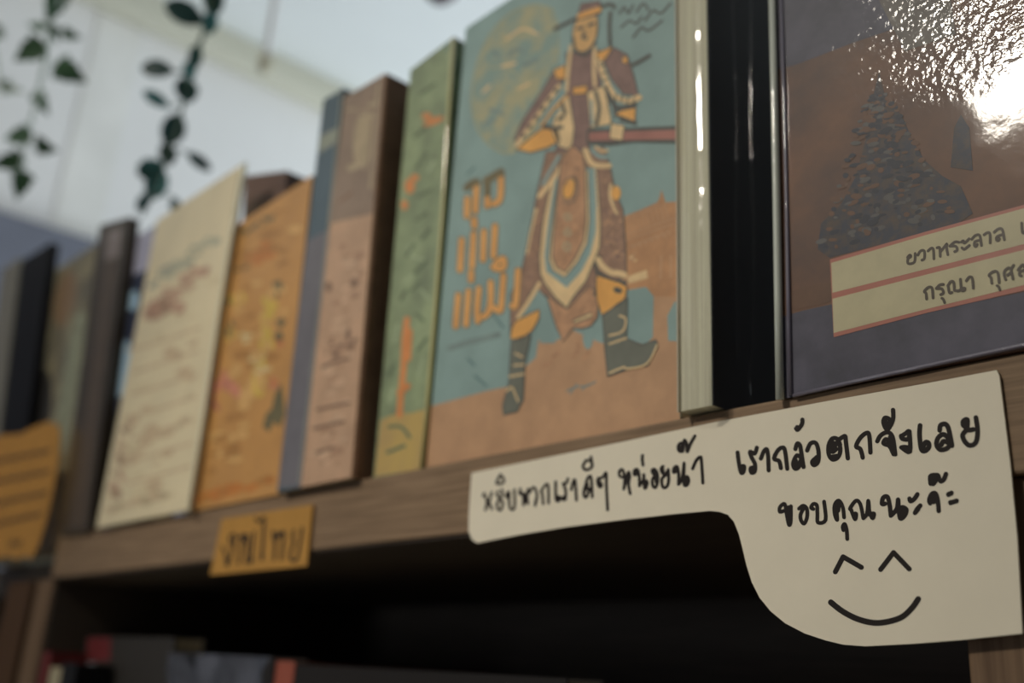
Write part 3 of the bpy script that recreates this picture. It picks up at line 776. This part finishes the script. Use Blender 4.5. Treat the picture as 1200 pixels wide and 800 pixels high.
# ---- brown cover with pagoda, right edge
Y = -0.001
WR = dict(k=0.82, coat=1.0, coat_rough=0.06, coat_bump=0.16, cscale=30, noise=0.22, nscale=60, crinkle=(at(935, 60, Y), at(1200, 60, Y)))
rb = M('cover_russet', (122, 84, 56), rgb2=(80, 60, 50), **{**WR, 'noise': 0.0, 'nscale': 32, 'detail': 8, 'nlo': 0.3, 'nhi': 0.7})
rs = M('cover_slate_violet', (70, 68, 80), **{**WR, 'noise': 0.3, 'detail': 8})
rp = M('cover_pagoda', (52, 54, 64), rgb2=(82, 68, 54), **{**WR, 'noise': 0.0, 'nscale': 260, 'nlo': 0.40, 'nhi': 0.70})
ry = M('cover_strip', (146, 139, 110), noise=0.06, coat=0.6, coat_rough=0.15, coat_bump=0.2)
rr = M('cover_strip_line', (132, 82, 68), noise=0.05)
rt = M('cover_strip_text', (56, 48, 36))
rg = M('cover_grey_haze', (98, 92, 84), **WR)
rbo = M('cover_rust', (98, 70, 50), **WR)
rp2 = M('cover_pagoda_deep', (44, 46, 54), **WR)
rg2 = M('cover_pagoda_grey', (86, 84, 80), **WR)
art = [patch(rs, [(908, -20), (1100, -40), (1082, 22), (1000, 50), (932, 76), (909, 82)], Y, 1),
       patch(rs, [(914, 468), (912.5, 372), (940, 364), (976, 356), (982, 392), (1080, 366), (1200, 342), (1266, 328), (1268, 393)], Y, 1),
       patch(rbo, [(924, 345), (950, 334), (974, 332), (974, 352), (945, 360), (928, 362)], Y, 2, True),
       patch(rg, [(1030, 0), (1110, -30), (1120, 40), (1060, 60)], Y, 2),
       patch(rp, [(1030, 84), (1036, 108), (1048, 122), (1060, 142), (1070, 166), (1084, 188), (1104, 206), (1126, 218), (1140, 250), (1120, 264), (972, 302), (958, 292), (962, 262), (986, 238), (1002, 208), (1010, 180), (1018, 150), (1022, 118)], Y, 2),
       patch(rp, [(1114, 196), (1118, 150), (1126, 134), (1136, 150), (1140, 200)], Y, 2)]
rnd = random.Random(11)
for q in range(260):
    v = rnd.random()
    cy = 110 + 180 * v
    half = 12 + 78 * v
    cx = 1030 + 18 * v + rnd.uniform(-half, half)
    if cy > 300 - (cx - 974) * 0.29 - 6:
        continue
    art.append(blob(rbo if rnd.random() < 0.45 else (rp2 if rnd.random() < 0.6 else rg2), cx, cy, rnd.uniform(2, 8), rnd.uniform(1.2, 3.6), Y, 3 + q * 0.004, rnd.uniform(-0.5, 0.1)))
art += [
       patch(rr, [(972.5, 304), (1086, 271), (1262, 223), (1262, 326), (1086, 366.5), (977, 395)], Y, 4),
       patch(ry, [(974, 308), (1086, 275), (1262, 227), (1262, 270), (1086, 315), (975.5, 343)], Y, 5),
       patch(ry, [(975.5, 350), (1086, 321.5), (1262, 277), (1262, 318.5), (1086, 362), (977, 390)], Y, 5)]
txt1 = crop(1050, 250, 8, [
    [(108, 412), (130, 390), (138, 405), (112, 428), (116, 470), (172, 456), (180, 375)],
    [(205, 390), (230, 352), (265, 352), (266, 420), (243, 438)], [(300, 352), (330, 326), (350, 338), (355, 425)],
    [(385, 322), (406, 318), (412, 340), (415, 402)], [(415, 360), (450, 318), (478, 285), (474, 320), (486, 386)],
    [(505, 306), (552, 268), (590, 270)], [(510, 306), (560, 308), (574, 342), (550, 358)],
    [(612, 268), (632, 256), (640, 280), (685, 238)], [(618, 322), (638, 336), (660, 322), (688, 300)],
    [(710, 242), (745, 206), (785, 208), (800, 300)], [(795, 250), (742, 264), (735, 300), (748, 310), (762, 290)],
    [(825, 200), (858, 180), (880, 192), (882, 275)], [(920, 176), (958, 146), (996, 152), (1015, 245)], [(1006, 196), (952, 214), (940, 244), (955, 256), (970, 236)],
    [(1178, 90), (1184, 172), (1200, 184), (1208, 168)]])
txt2 = crop(1070, 300, 9.231, [
    [(145, 462), (140, 402), (120, 382), (165, 337), (205, 347), (215, 452)],
    [(250, 350), (288, 312), (326, 305)], [(255, 350), (312, 354), (326, 398), (298, 416)], [(312, 456), (326, 466), (341, 502)],
    [(376, 322), (404, 278), (438, 282), (446, 370)], [(380, 330), (394, 396), (420, 392)], [(446, 368), (482, 376)], [(512, 250), (524, 366), (556, 366), (552, 344), (486, 378)],
    [(575, 266), (608, 226), (640, 240), (650, 346)],
    [(850, 292), (842, 232), (820, 206), (868, 168), (915, 178), (930, 288)], [(908, 320), (925, 330), (937, 362)],
    [(1000, 252), (984, 190), (1002, 146), (1050, 132), (1080, 246)], [(1022, 204), (1050, 184)], [(1062, 134), (1086, 98)],
    [(1135, 150), (1170, 105), (1200, 100), (1216, 190)], [(1206, 150), (1158, 168), (1150, 204), (1172, 212)]])
art.append(ink(rt, txt1 + txt2, 3.3, Y, 6))
red = book([(914, 469), (1270, 393), (904.5, -30), (1262, -330)], Y, 0.022, 'face', rb,
     'russet book with a dark pagoda and two cream title strips at the right', art=art, hard=True, tc=0.0022, top=0.205)
m_edge2 = mat('sleeve_fold_pale', (150, 154, 144), rough=0.35, coat=1.0, coat_rough=0.08, coat_bump=0.2, cscale=60)
m_edge3 = mat('sleeve_fold_violet', (84, 80, 90), rough=0.35, coat=1.0, coat_rough=0.08, coat_bump=0.3, cscale=80)
build('sleeve_edge', [tube(m_edge2, [at(914, 468, Y - .0012), at(912, 350, Y - .0012), at(910, 230, Y - .0014), at(907.5, 110, Y - .0012), at(904, -30, Y - .0012)], 0.0012, 16)], red, smooth=True)
build('hinge_fold', [tube(m_edge3, [at(927, 463, Y - .0002), at(924, 345, Y - .0004), at(922, 230, Y - .0002), at(919, 110, Y - .0004), at(914.5, -30, Y - .0002)], 0.0007)], red, smooth=True)

build('sleeve_hem', [tube(m_edge3, [at(930, 463.5, Y - .0003), at(1000, 447.5, Y - .0003), at(1060, 434.5, Y - .0004), at(1120, 421.5, Y - .0003), at(1200, 404.5, Y - .0004), at(1264, 391, Y - .0003)], 0.0006)], red, smooth=True)

# ------------------------------------------------------------------ white notice with handwriting
YN = -0.0012
m_paper = mat('notice_paper', (182, 172, 154), rough=0.6, noise=0.02, nscale=40, spec=0.3)
m_ink = mat('marker_ink', (30, 25, 22), k=0.6, rough=0.6, spec=0.2)
out = [(552.5, 554), (696, 524.5), (840, 494), (960, 471.5), (1080, 450), (1168, 433.5), (1171, 440), (1176, 480), (1184, 545), (1192, 630), (1198, 742),
       (1160, 746), (1127, 749.5), (1070, 754), (1013, 757), (988, 755), (967, 750), (943, 742), (920, 730), (903, 716), (890, 700), (881, 682), (875, 663), (870, 642), (866, 626), (860, 611),
       (853, 603), (843, 599.5), (832, 598.3), (790, 602), (728, 609), (665, 617), (610, 626), (559, 636), (553, 632), (549, 622), (549.5, 600), (551, 576)]
n0 = at(870, 560, YN)
notice = thing('notice', (n0.x, YN, ZS - TB), 'white paper notice with handwritten black Thai lines and a smiling face', 'notice')
k = len(out)
V = [at(x, y, YN) for x, y in out] + [at(x, y, YN) + Vector((0, 0.0006, 0)) for x, y in out]
Fc = [tuple(range(k)), tuple(reversed(range(k, 2 * k)))] + [(i, i + k, (i + 1) % k + k, (i + 1) % k) for i in range(k)]
build('paper_sheet', [(m_paper, V, Fc)], notice)
A = lambda st: crop(560, 535, 11.43, st)
B = lambda st: crop(640, 525, 10, st)
Cc = lambda st: crop(720, 505, 10, st)
D = lambda st: crop(855, 480, 9.41, st)
Ee = lambda st: crop(960, 470, 10, st)
Ff = lambda st: crop(1050, 470, 10, st)
G = lambda st: crop(900, 570, 9.23, st)
Hh = lambda st: crop(1020, 540, 10, st)
Q = lambda st: crop(900, 540, 3.637, st)
pen = []
pen.append(ink(m_ink, A([
    [(90, 490), (72, 525), (96, 522), (122, 605), (102, 712)], [(102, 705), (150, 600), (185, 478)], [(150, 610), (188, 700)],
    [(270, 465), (256, 505), (292, 578), (258, 620), (268, 700), (310, 708), (334, 610), (295, 575), (325, 515), (320, 440)],
    [(302, 240), (254, 335), (266, 362), (335, 350), (346, 300), (304, 242)],
    [(395, 480), (375, 530), (400, 546), (424, 528), (414, 472), (430, 685), (490, 680), (490, 440)],
    [(570, 430), (558, 490), (580, 502), (604, 490), (612, 650)], [(610, 640), (640, 520), (655, 500), (670, 630)], [(618, 500), (640, 610), (672, 430)], [(640, 500), (640, 600)],
    [(690, 480), (738, 412), (775, 440), (792, 540), (765, 655)], [(786, 550), (768, 620)],
    [(875, 632), (862, 490), (850, 460), (912, 372), (944, 400), (946, 622)]]), 3.1, YN, 1, nib=True))
pen.append(ink(m_ink, B([
    [(112, 395), (114, 590), (140, 618), (160, 600), (152, 566), (124, 580)], [(120, 604), (170, 586), (225, 600)],
    [(255, 358), (236, 410), (200, 415), (226, 480), (228, 580), (205, 606), (186, 582), (220, 570)],
    [(295, 485), (312, 410), (335, 370), (345, 440), (355, 608)],
    [(476, 480), (484, 418), (462, 432), (440, 520), (455, 574), (480, 560), (512, 470)], [(445, 520), (470, 400), (498, 337), (528, 350), (540, 572)],
    [(470, 142), (434, 200), (446, 245), (492, 250), (540, 210), (524, 152), (472, 142)], [(525, 102), (540, 208)],
    [(640, 352), (602, 372), (610, 430), (634, 455), (652, 430), (626, 392)], [(612, 352), (660, 342), (690, 298), (704, 302), (706, 450), (720, 722)], [(616, 380), (630, 430)]]), 3.5, YN, 1, nib=True))
pen.append(ink(m_ink, Cc([
    [(90, 540), (60, 520), (60, 470), (90, 450), (110, 490), (122, 560), (110, 678)], [(112, 670), (140, 560), (165, 480), (180, 530), (165, 620), (185, 732)],
    [(275, 500), (235, 512), (234, 462), (270, 450), (290, 520), (294, 640)], [(292, 640), (340, 570), (344, 510), (354, 668), (384, 620), (374, 582), (330, 604)], [(250, 480), (270, 480)],
    [(330, 284), (326, 330), (335, 398)],
    [(455, 500), (440, 462), (470, 446), (504, 500), (505, 600), (480, 660), (450, 640), (445, 570), (474, 520)], [(460, 470), (480, 520), (490, 600)],
    [(570, 412), (546, 440), (560, 490), (592, 510)], [(630, 450), (602, 510), (556, 560), (562, 640), (590, 664), (624, 630), (636, 560), (630, 452)], [(565, 440), (575, 490)],
    [(730, 470), (692, 480), (700, 430), (735, 416), (752, 500), (750, 622)], [(710, 450), (735, 450)], [(750, 622), (790, 560), (816, 375)], [(816, 375), (812, 560), (820, 632), (850, 630), (870, 580), (850, 530), (802, 570)], [(835, 570), (840, 610)],
    [(915, 440), (960, 340), (1008, 302), (1020, 360), (1036, 606)],
    [(800, 235), (756, 230), (748, 172), (780, 138), (800, 170), (770, 200), (775, 240)], [(800, 230), (818, 106), (846, 150), (852, 240), (888, 150), (942, 56)]]), 3.7, YN, 1, nib=True))
pen.append(ink(m_ink, D([
    [(88, 470), (104, 600), (126, 690), (152, 685), (160, 625), (132, 622)], [(130, 640), (140, 680)],
    [(300, 418), (276, 482), (226, 462), (240, 520), (280, 600), (276, 680), (240, 692), (232, 644), (270, 634)], [(245, 650), (260, 680)],
    [(345, 538), (376, 460), (410, 436), (425, 520), (430, 668)],
    [(565, 642), (545, 565), (490, 538), (530, 450), (580, 416), (610, 450), (635, 650)],
    [(725, 432), (745, 372), (775, 390), (790, 470), (815, 630)], [(798, 540), (742, 502), (700, 590), (720, 648), (762, 630), (782, 560)], [(730, 560), (738, 630)],
    [(855, 448), (890, 372), (950, 366), (980, 460), (975, 570), (930, 610), (910, 572), (962, 520)], [(935, 560), (940, 595)],
    [(732, 205), (748, 220), (776, 190), (800, 150), (802, 108)], [(745, 190), (760, 200)]]), 5.0, YN, 1, nib=True))
pen.append(ink(m_ink, Ee([
    [(245, 510), (210, 440), (150, 440), (110, 520), (112, 620), (152, 680), (210, 665), (244, 600), (240, 520), (190, 490), (180, 560), (138, 570)], [(150, 470), (150, 590), (200, 560)], [(150, 650), (210, 640)], [(230, 450), (300, 408), (312, 470), (335, 668)],
    [(510, 660), (482, 560), (432, 528), (480, 430), (552, 372), (586, 400), (600, 600)],
    [(680, 468), (720, 400), (800, 362), (860, 420), (890, 622)], [(872, 620), (835, 540), (820, 480), (780, 445), (752, 490), (792, 510)], [(800, 500), (850, 560)], [(830, 420), (860, 500)],
    [(865, 102), (866, 200), (832, 290), (790, 330), (752, 250), (770, 194), (822, 210), (826, 260)], [(770, 230), (800, 290)],
    [(962, 410), (1018, 372), (1050, 352), (1046, 440), (975, 440), (958, 405)], [(1056, 352), (1062, 588), (962, 540)], [(985, 535), (1055, 540)]]), 5.2, YN, 1, nib=True))
pen.append(ink(m_ink, Ff([
    [(282, 284), (276, 400), (296, 560), (340, 582), (384, 540), (382, 490), (345, 482), (312, 545)],
    [(512, 340), (522, 282), (580, 268), (618, 330), (655, 520)], [(640, 460), (560, 388), (492, 430), (476, 510), (520, 568), (600, 550), (625, 500), (560, 468), (530, 510)],
    [(830, 300), (788, 282), (788, 232), (836, 218), (838, 330), (905, 330)], [(822, 340), (780, 400), (812, 480), (870, 518), (936, 480), (956, 350), (936, 192)], [(805, 250), (815, 310)]]), 5.8, YN, 1, nib=True))
pen.append(ink(m_ink, G([
    [(170, 262), (128, 272), (130, 220), (180, 188), (200, 290), (225, 410), (245, 380), (248, 212)], [(224, 222), (226, 300), (228, 390)],
    [(335, 238), (380, 206), (420, 240), (422, 330), (390, 400), (356, 360), (352, 300), (385, 235)],
    [(490, 242), (465, 226), (490, 188), (528, 202), (534, 300), (540, 388), (622, 360), (606, 162)],
    [(742, 270), (748, 360), (722, 300), (720, 200), (765, 150), (808, 220), (822, 332)], [(752, 200), (738, 340)], [(770, 170), (760, 260)],
    [(815, 470), (808, 432), (830, 404), (850, 470), (856, 566)],
    [(900, 250), (888, 232), (950, 152), (998, 190), (1030, 342)], [(898, 250), (940, 352), (952, 292), (916, 300)], [(1030, 342), (1070, 290), (1084, 152), (1096, 270), (1130, 342), (1146, 290), (1082, 300)], [(930, 300), (940, 340)], [(1110, 290), (1125, 320)]]), 4.5, YN, 1, nib=True))
pen.append(ink(m_ink, Hh([
    [(172, 500), (136, 500), (150, 430), (200, 420), (226, 520), (240, 640)], [(240, 640), (310, 560), (324, 452), (330, 560), (350, 672), (400, 640), (422, 570), (370, 542), (330, 600)], [(370, 560), (365, 640)], [(385, 570), (385, 630)],
    [(458, 440), (470, 470), (512, 446), (550, 390)], [(584, 522), (545, 565), (522, 608)], [(560, 560), (530, 600)],
    [(700, 495), (690, 450), (720, 385), (765, 382), (790, 470), (800, 585)], [(690, 475), (740, 440), (740, 480)], [(730, 410), (760, 450)],
    [(705, 265), (702, 180), (760, 164), (795, 180), (735, 268), (750, 200)], [(720, 210), (740, 240)], [(800, 190), (822, 236), (860, 214), (884, 152)],
    [(912, 395), (950, 372)], [(914, 388), (948, 378)], [(938, 492), (1010, 464)], [(936, 484), (1006, 470)]]), 5.4, YN, 1, nib=True))
pen.append(ink(m_ink, Q([[(287, 472), (320, 408), (398, 453)], [(480, 462), (535, 390), (602, 460)]]), 6.0, YN, 1, smooth=False, nib=True))
pen.append(ink(m_ink, Q([[(268, 602), (320, 642), (390, 676), (470, 690), (560, 670), (610, 630), (640, 588)]]), 7.0, YN, 1, nib=True))
build('handwriting', pen, notice)

# ------------------------------------------------------------------ small orange shelf tag
YT = -0.0016
m_tag = mat('tag_card', (136, 100, 45), rough=0.7, noise=0.06, nscale=60)
quad = [(260, 608), (366.5, 591), (359.5, 663), (246, 673.5)]
t0 = at(306, 673, YT)
tg = thing('shelf_tag', (t0.x, YT, t0.z), 'small orange card tag with dark handwritten Thai letters on the board edge', 'tag')
V = [at(x, y, YT) for x, y in quad] + [at(x, y, YT) + Vector((0, 0.0007, 0)) for x, y in quad]
build('card', [(m_tag, V, [(0, 1, 2, 3), (7, 6, 5, 4)] + [(i, i + 4, (i + 1) % 4 + 4, (i + 1) % 4) for i in range(4)])], tg)
m_ti = mat('tag_ink', (34, 26, 16), k=0.7)
T = crop(240, 580, 8, [
    [(165, 485), (195, 560), (200, 655)], [(268, 470), (236, 450), (240, 385), (278, 372), (275, 460), (215, 655)],
    [(322, 400), (352, 372), (345, 450), (312, 640)], [(400, 440), (368, 430), (372, 380), (405, 380), (400, 470), (388, 640)], [(462, 345), (440, 560), (425, 630), (450, 600)],
    [(480, 215), (500, 250), (530, 225), (560, 215), (556, 270), (545, 440), (530, 600), (545, 560)],
    [(640, 340), (648, 420), (676, 400), (682, 345)], [(662, 420), (648, 600)], [(690, 400), (742, 345), (716, 600)],
    [(838, 330), (822, 400), (838, 440), (815, 500), (800, 595), (865, 595), (915, 310)]])
build('handwriting', [ink(m_ti, T, 3.4, YT, 1, nib=True)], tg)

# ------------------------------------------------------------------ orange card with written lines, far left
YC = -0.012
m_card = mat('card_ochre', (138, 99, 44), rough=0.75, noise=0.08, nscale=40)
cp = [(-40, 515), (0, 510), (24, 508), (40, 500), (54, 494), (68, 497), (70, 512), (68, 540), (62, 575), (54, 610), (44, 640), (36, 655), (28, 651), (20, 656), (10, 652), (-40, 660)]
c_ = at(20, 655, YC)
card = thing('note_card', (c_.x, YC, c_.z), 'torn orange card with rows of dark handwriting at the left edge', 'card')
k = len(cp)
V = [at(x, y, YC) for x, y in cp] + [at(x, y, YC) + Vector((0, 0.0008, 0)) for x, y in cp]
build('card_sheet', [(m_card, V, [tuple(range(k)), tuple(reversed(range(k, 2 * k)))] + [(i, i + k, (i + 1) % k + k, (i + 1) % k) for i in range(k)])], card)
lines = []
for (xa, ya, xb, yb) in [(-30, 545, 58, 528), (-30, 570, 58, 552), (-30, 596, 54, 577), (-30, 620, 48, 602)]:
    st = []
    n = 26
    for i in range(n + 1):
        t = i / n
        st.append((xa + (xb - xa) * t, ya + (yb - ya) * t + (2.6 if i % 2 else -2.6) * (0.6 + 0.4 * math.sin(i * 1.7))))
    lines.append(st)
lines.append([(12, 640), (16, 634), (20, 639), (24, 633)])
build('handwriting', [ink(mat('card_ink', (58, 38, 18)), lines, 3.2, YC, 1)], card)

# ------------------------------------------------------------------ books on the lower shelf (only their tops show)
def low(px, Y, depth, orient, cover, label, art=None, pages=None):
    return book(px, Y, depth, orient, cover, label, zb=ZL, art=art, pages=pages)
def foot(px, py, Y):
    """picture-independent: foot corner straight below a top corner on the lower shelf"""
    p = at(px, py, Y)
    return p
def low_box(x_px0, x_px1, y_px, Y, depth, orient, cover, label, art=None, group=None):
    a, b = at(x_px0, y_px, Y), at(x_px1, y_px, Y)
    h = a.z - ZL
    root = thing('book', ((a.x + b.x) / 2, Y + depth / 2, ZL), label, 'book', group)
    tc = 0.0009
    x0, x1 = a.x, b.x
    ZL_ = ZL + 0.0003
    if orient == 'face':
        pcs = [box(cover, x0, x1, Y, Y + tc, ZL_, ZL + h), box(cover, x0, x1, Y + depth - tc, Y + depth, ZL_, ZL + h), box(cover, x0, x0 + tc, Y + tc, Y + depth - tc, ZL_, ZL + h)]
        pg = box(m_page_y, x0 + tc, x1 - 0.002, Y + tc, Y + depth - tc, ZL + 0.001, ZL + h - 0.001)
    else:
        pcs = [box(cover, x0, x1, Y, Y + tc, ZL_, ZL + h), box(cover, x0, x0 + tc, Y + tc, Y + depth, ZL_, ZL + h), box(cover, x1 - tc, x1, Y + tc, Y + depth, ZL_, ZL + h)]
        pg = box(m_page_x, x0 + tc, x1 - tc, Y + tc, Y + depth - 0.002, ZL + 0.001, ZL + h - 0.001)
    build('cover', pcs + (art or []), root)
    build('pages', [pg], root)
    return root
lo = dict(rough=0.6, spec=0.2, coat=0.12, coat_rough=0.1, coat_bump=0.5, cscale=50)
Y = 0.03
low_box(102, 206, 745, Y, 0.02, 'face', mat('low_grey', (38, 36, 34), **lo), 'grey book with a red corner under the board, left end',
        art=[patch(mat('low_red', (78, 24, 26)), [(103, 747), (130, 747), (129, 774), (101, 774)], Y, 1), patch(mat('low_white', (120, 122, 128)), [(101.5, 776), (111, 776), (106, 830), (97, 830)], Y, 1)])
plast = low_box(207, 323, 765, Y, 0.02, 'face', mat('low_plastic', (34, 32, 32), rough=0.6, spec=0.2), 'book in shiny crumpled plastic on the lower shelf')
N1, N2 = 13, 9
rdp = random.Random(5)
hg = [[rdp.uniform(0.0008, 0.0085) for _ in range(N1 + 1)] for _ in range(N2 + 1)]
a_, b_ = at(208, 765, Y), at(322, 765, Y)
V = [(a_.x + (b_.x - a_.x) * i / N1, Y - hg[j][i], a_.z - 0.09 * j / N2) for j in range(N2 + 1) for i in range(N1 + 1)]
Fc = [(j * (N1 + 1) + i, j * (N1 + 1) + i + 1, (j + 1) * (N1 + 1) + i + 1, (j + 1) * (N1 + 1) + i) for j in range(N2) for i in range(N1)]
build('plastic_sleeve', [(film('crumpled_film', 0.8, 0.28), V, Fc)], plast, smooth=True)['label'] = 'crumpled clear plastic sleeve'
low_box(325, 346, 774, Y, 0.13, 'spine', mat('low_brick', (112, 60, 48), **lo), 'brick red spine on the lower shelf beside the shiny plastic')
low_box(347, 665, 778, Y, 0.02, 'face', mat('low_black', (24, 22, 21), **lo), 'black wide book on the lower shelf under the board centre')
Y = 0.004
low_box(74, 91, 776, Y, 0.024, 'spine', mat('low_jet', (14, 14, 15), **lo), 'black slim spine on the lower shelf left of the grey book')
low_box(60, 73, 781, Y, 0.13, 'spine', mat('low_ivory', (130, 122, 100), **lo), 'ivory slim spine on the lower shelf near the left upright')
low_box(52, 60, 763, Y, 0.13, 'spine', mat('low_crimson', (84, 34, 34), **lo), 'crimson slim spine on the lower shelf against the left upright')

# ------------------------------------------------------------------ hanging greenery
def leaf(mt, c, L, W, dirv, nrm, kind, cup=0.18):
    """one cupped leaf as (mat, verts, faces); kind: round or ivy"""
    d = dirv.normalized(); s = nrm.cross(d).normalized(); n = d.cross(s)
    if kind == 'round':
        prof = [(0.0, 0.05), (0.12, 0.5), (0.3, 0.86), (0.5, 1.0), (0.7, 0.9), (0.88, 0.58), (1.0, 0.06)]
    else:
        prof = [(0.0, 0.10), (0.08, 0.62), (0.20, 0.95), (0.32, 0.66), (0.45, 0.74), (0.62, 0.5), (0.8, 0.28), (1.0, 0.02)]
    V, Fc = [], []
    for t, w in prof:
        p = c + d * (t - 0.5) * L - n * cup * L * (t - 0.5) ** 2
        h = W / 2 * w
        V += [p - s * h + n * cup * h, p, p + s * h + n * cup * h]
    for i in range(len(prof) - 1):
        a = i * 3
        Fc += [(a, a + 1, a + 4, a + 3), (a + 1, a + 2, a + 5, a + 4)]
    return (mt, V, Fc)

def vine(name, label, dist, stem_px, leaves, kind, mats, cat='hanging plant'):
    pts = [far(x, y, dist) for x, y in stem_px]
    topz = CEIL
    top = pts[0].copy(); top.z = topz
    root = thing(name, top, label, cat)
    sm = catmull3(pts)
    build('stem', [tube(mats[-1], [top, (top + pts[0]) / 2] + sm, 0.0022, 7, 0.0014)], root, smooth=True)
    toC = (CAM - pts[len(pts) // 2]).normalized()
    px = dist / F
    lv = []
    for (x, y, L, W, ang) in leaves:
        c = far(x, y, dist + random.uniform(-0.012, 0.012))
        a = math.radians(ang)
        dirv = right * math.cos(a) + down * math.sin(a) + fwd * random.uniform(-0.3, 0.3)
        nrm = toC + Vector((random.uniform(-.35, .35), random.uniform(-.35, .35), random.uniform(-.2, .5)))
        near = min(sm, key=lambda q: (q - c).length)
        base = c - dirv.normalized() * (L * px * 0.5)
        lv.append(leaf(random.choice(mats[:-1]), c, L * px, W * px, dirv, nrm.normalized(), kind))
        lv.append(tube(mats[-1], [near, (near + base) / 2 + Vector((0, 0, 0.003)), base], 0.0009, 5))
    f = build('foliage', lv, root, smooth=True)
    return root

def catmull3(P):
    out = []
    n = len(P)
    for i in range(n - 1):
        a, b, c, d = P[max(i - 1, 0)], P[i], P[i + 1], P[min(i + 2, n - 1)]
        for s in range(4):
            t = s / 4
            out.append(0.5 * ((2 * b) + (c - a) * t + (2 * a - 5 * b + 4 * c - d) * t * t + (3 * b - a - 3 * c + d) * t ** 3))
    out.append(P[-1])
    return out

lk = dict(rough=0.5, noise=0.2, nscale=60, k=0.5)
teal1 = mat('leaf_teal', (38, 74, 70), **lk); teal2 = mat('leaf_dark_teal', (30, 56, 54), **lk); stem_m = mat('vine_stem', (58, 72, 58), k=0.5)
vine('hanging_vine', 'dark teal eucalyptus vine with rounded leaves hanging above the cream book', 0.98,
     [(262, -60), (250, -10), (242, 28), (231, 62), (220, 102), (208, 146), (194, 188), (182, 222), (166, 252)],
     [(216, 15, 44, 26, 205), (251, 0, 34, 24, 100), (246, 26, 26, 18, 95), (262, -28, 40, 24, 20), (230, -20, 36, 22, 180), (229, 66, 28, 15, 100), (184, 81, 38, 21, 188), (218, 105, 30, 26, 75), (183, 116, 32, 14, 210),
      (203, 151, 40, 27, 110), (233, 189, 32, 14, 38), (176, 198, 30, 26, 150), (184, 216, 36, 26, 115), (196, 180, 26, 20, 80), (206, 241, 20, 14, 70), (168, 236, 24, 14, 120), (222, 82, 22, 16, 70)],
     'round', [teal1, teal2, mat('leaf_blue_green', (44, 88, 90), **lk), stem_m])
ivy1 = mat('leaf_ivy', (52, 78, 54), **lk); ivy2 = mat('leaf_ivy_olive', (72, 88, 60), **lk); ivy3 = mat('leaf_ivy_pale', (128, 142, 132), **lk)
stem2 = mat('ivy_stem', (138, 148, 140), k=0.5)
vine('hanging_vine', 'green ivy vine with small pointed leaves hanging at the upper left corner', 1.10,
     [(84, -60), (72, -10), (62, 20), (56, 50), (50, 84), (42, 120), (32, 160), (24, 200), (20, 228)],
     [(62, 8, 34, 28, 110), (72, -14, 30, 26, 60), (34, 61, 36, 32, 150), (83, 86, 36, 34, 30), (49, 121, 30, 20, 60), (20, 160, 36, 26, 175), (54, 172, 30, 26, 20), (8, 190, 36, 26, 165), (24, 217, 32, 26, 105), (84, 41, 24, 16, 20), (42, 30, 26, 16, 200), (64, 40, 20, 14, 70)],
     'ivy', [ivy1, ivy2, ivy1, stem2])
vine('hanging_vine', 'pale faded ivy sprig at the left picture edge behind the green ivy', 1.30,
     [(-20, -40), (-14, 20), (-6, 60), (0, 96), (8, 112)],
     [(14, 105, 30, 14, 10), (2, 98, 24, 12, 190), (-10, 40, 30, 20, 160)], 'ivy', [ivy3, ivy3, stem2])

# small dark ornament whose tip dips into the picture above the teal book
o0 = far(517, -22, 1.35)
orn = thing('hanging_ornament', (o0.x, o0.y, CEIL), 'small dark plum ornament hanging at the top edge above the green volume', 'ornament')
mo = mat('ornament_plum', (54, 40, 48), k=0.5, rough=0.5)
build('cord', [tube(mo, [(o0.x, o0.y, CEIL), (o0.x, o0.y, o0.z + 0.03)], 0.0012, 6)], orn, smooth=True)
prof = [(0.034, 0.002), (0.030, 0.012), (0.018, 0.022), (0.0, 0.027), (-0.016, 0.023), (-0.028, 0.012), (-0.034, 0.003)]
V = [(o0.x + r * math.cos(a * math.pi / 8), o0.y + r * math.sin(a * math.pi / 8), o0.z + z) for z, r in prof for a in range(16)]
Fc = [(j * 16 + i, j * 16 + (i + 1) % 16, (j + 1) * 16 + (i + 1) % 16, (j + 1) * 16 + i) for j in range(6) for i in range(16)] + [tuple(range(16)), tuple(range(96, 112))]
build('bauble', [(mo, V, Fc)], orn, smooth=True)

# thin rod hanging from the ceiling
m_rod = mat('rod_grey', (178, 180, 184), k=0.45, rough=0.4)
p0 = far(312, 70, 1.6)
rod = thing('hanging_rod', (p0.x, p0.y, CEIL), 'thin grey rod hanging from the ceiling in front of the cornice', 'rod')
build('rod', [tube(m_rod, [(p0.x, p0.y, CEIL), (p0.x, p0.y, p0.z)], 0.006, 12)], rod, smooth=True)
build('end_cap', [tube(mat('rod_cap', (150, 146, 128), k=0.5), [(p0.x, p0.y, p0.z + 0.004), (p0.x, p0.y, p0.z - 0.018)], 0.011, 12)], rod, smooth=True)
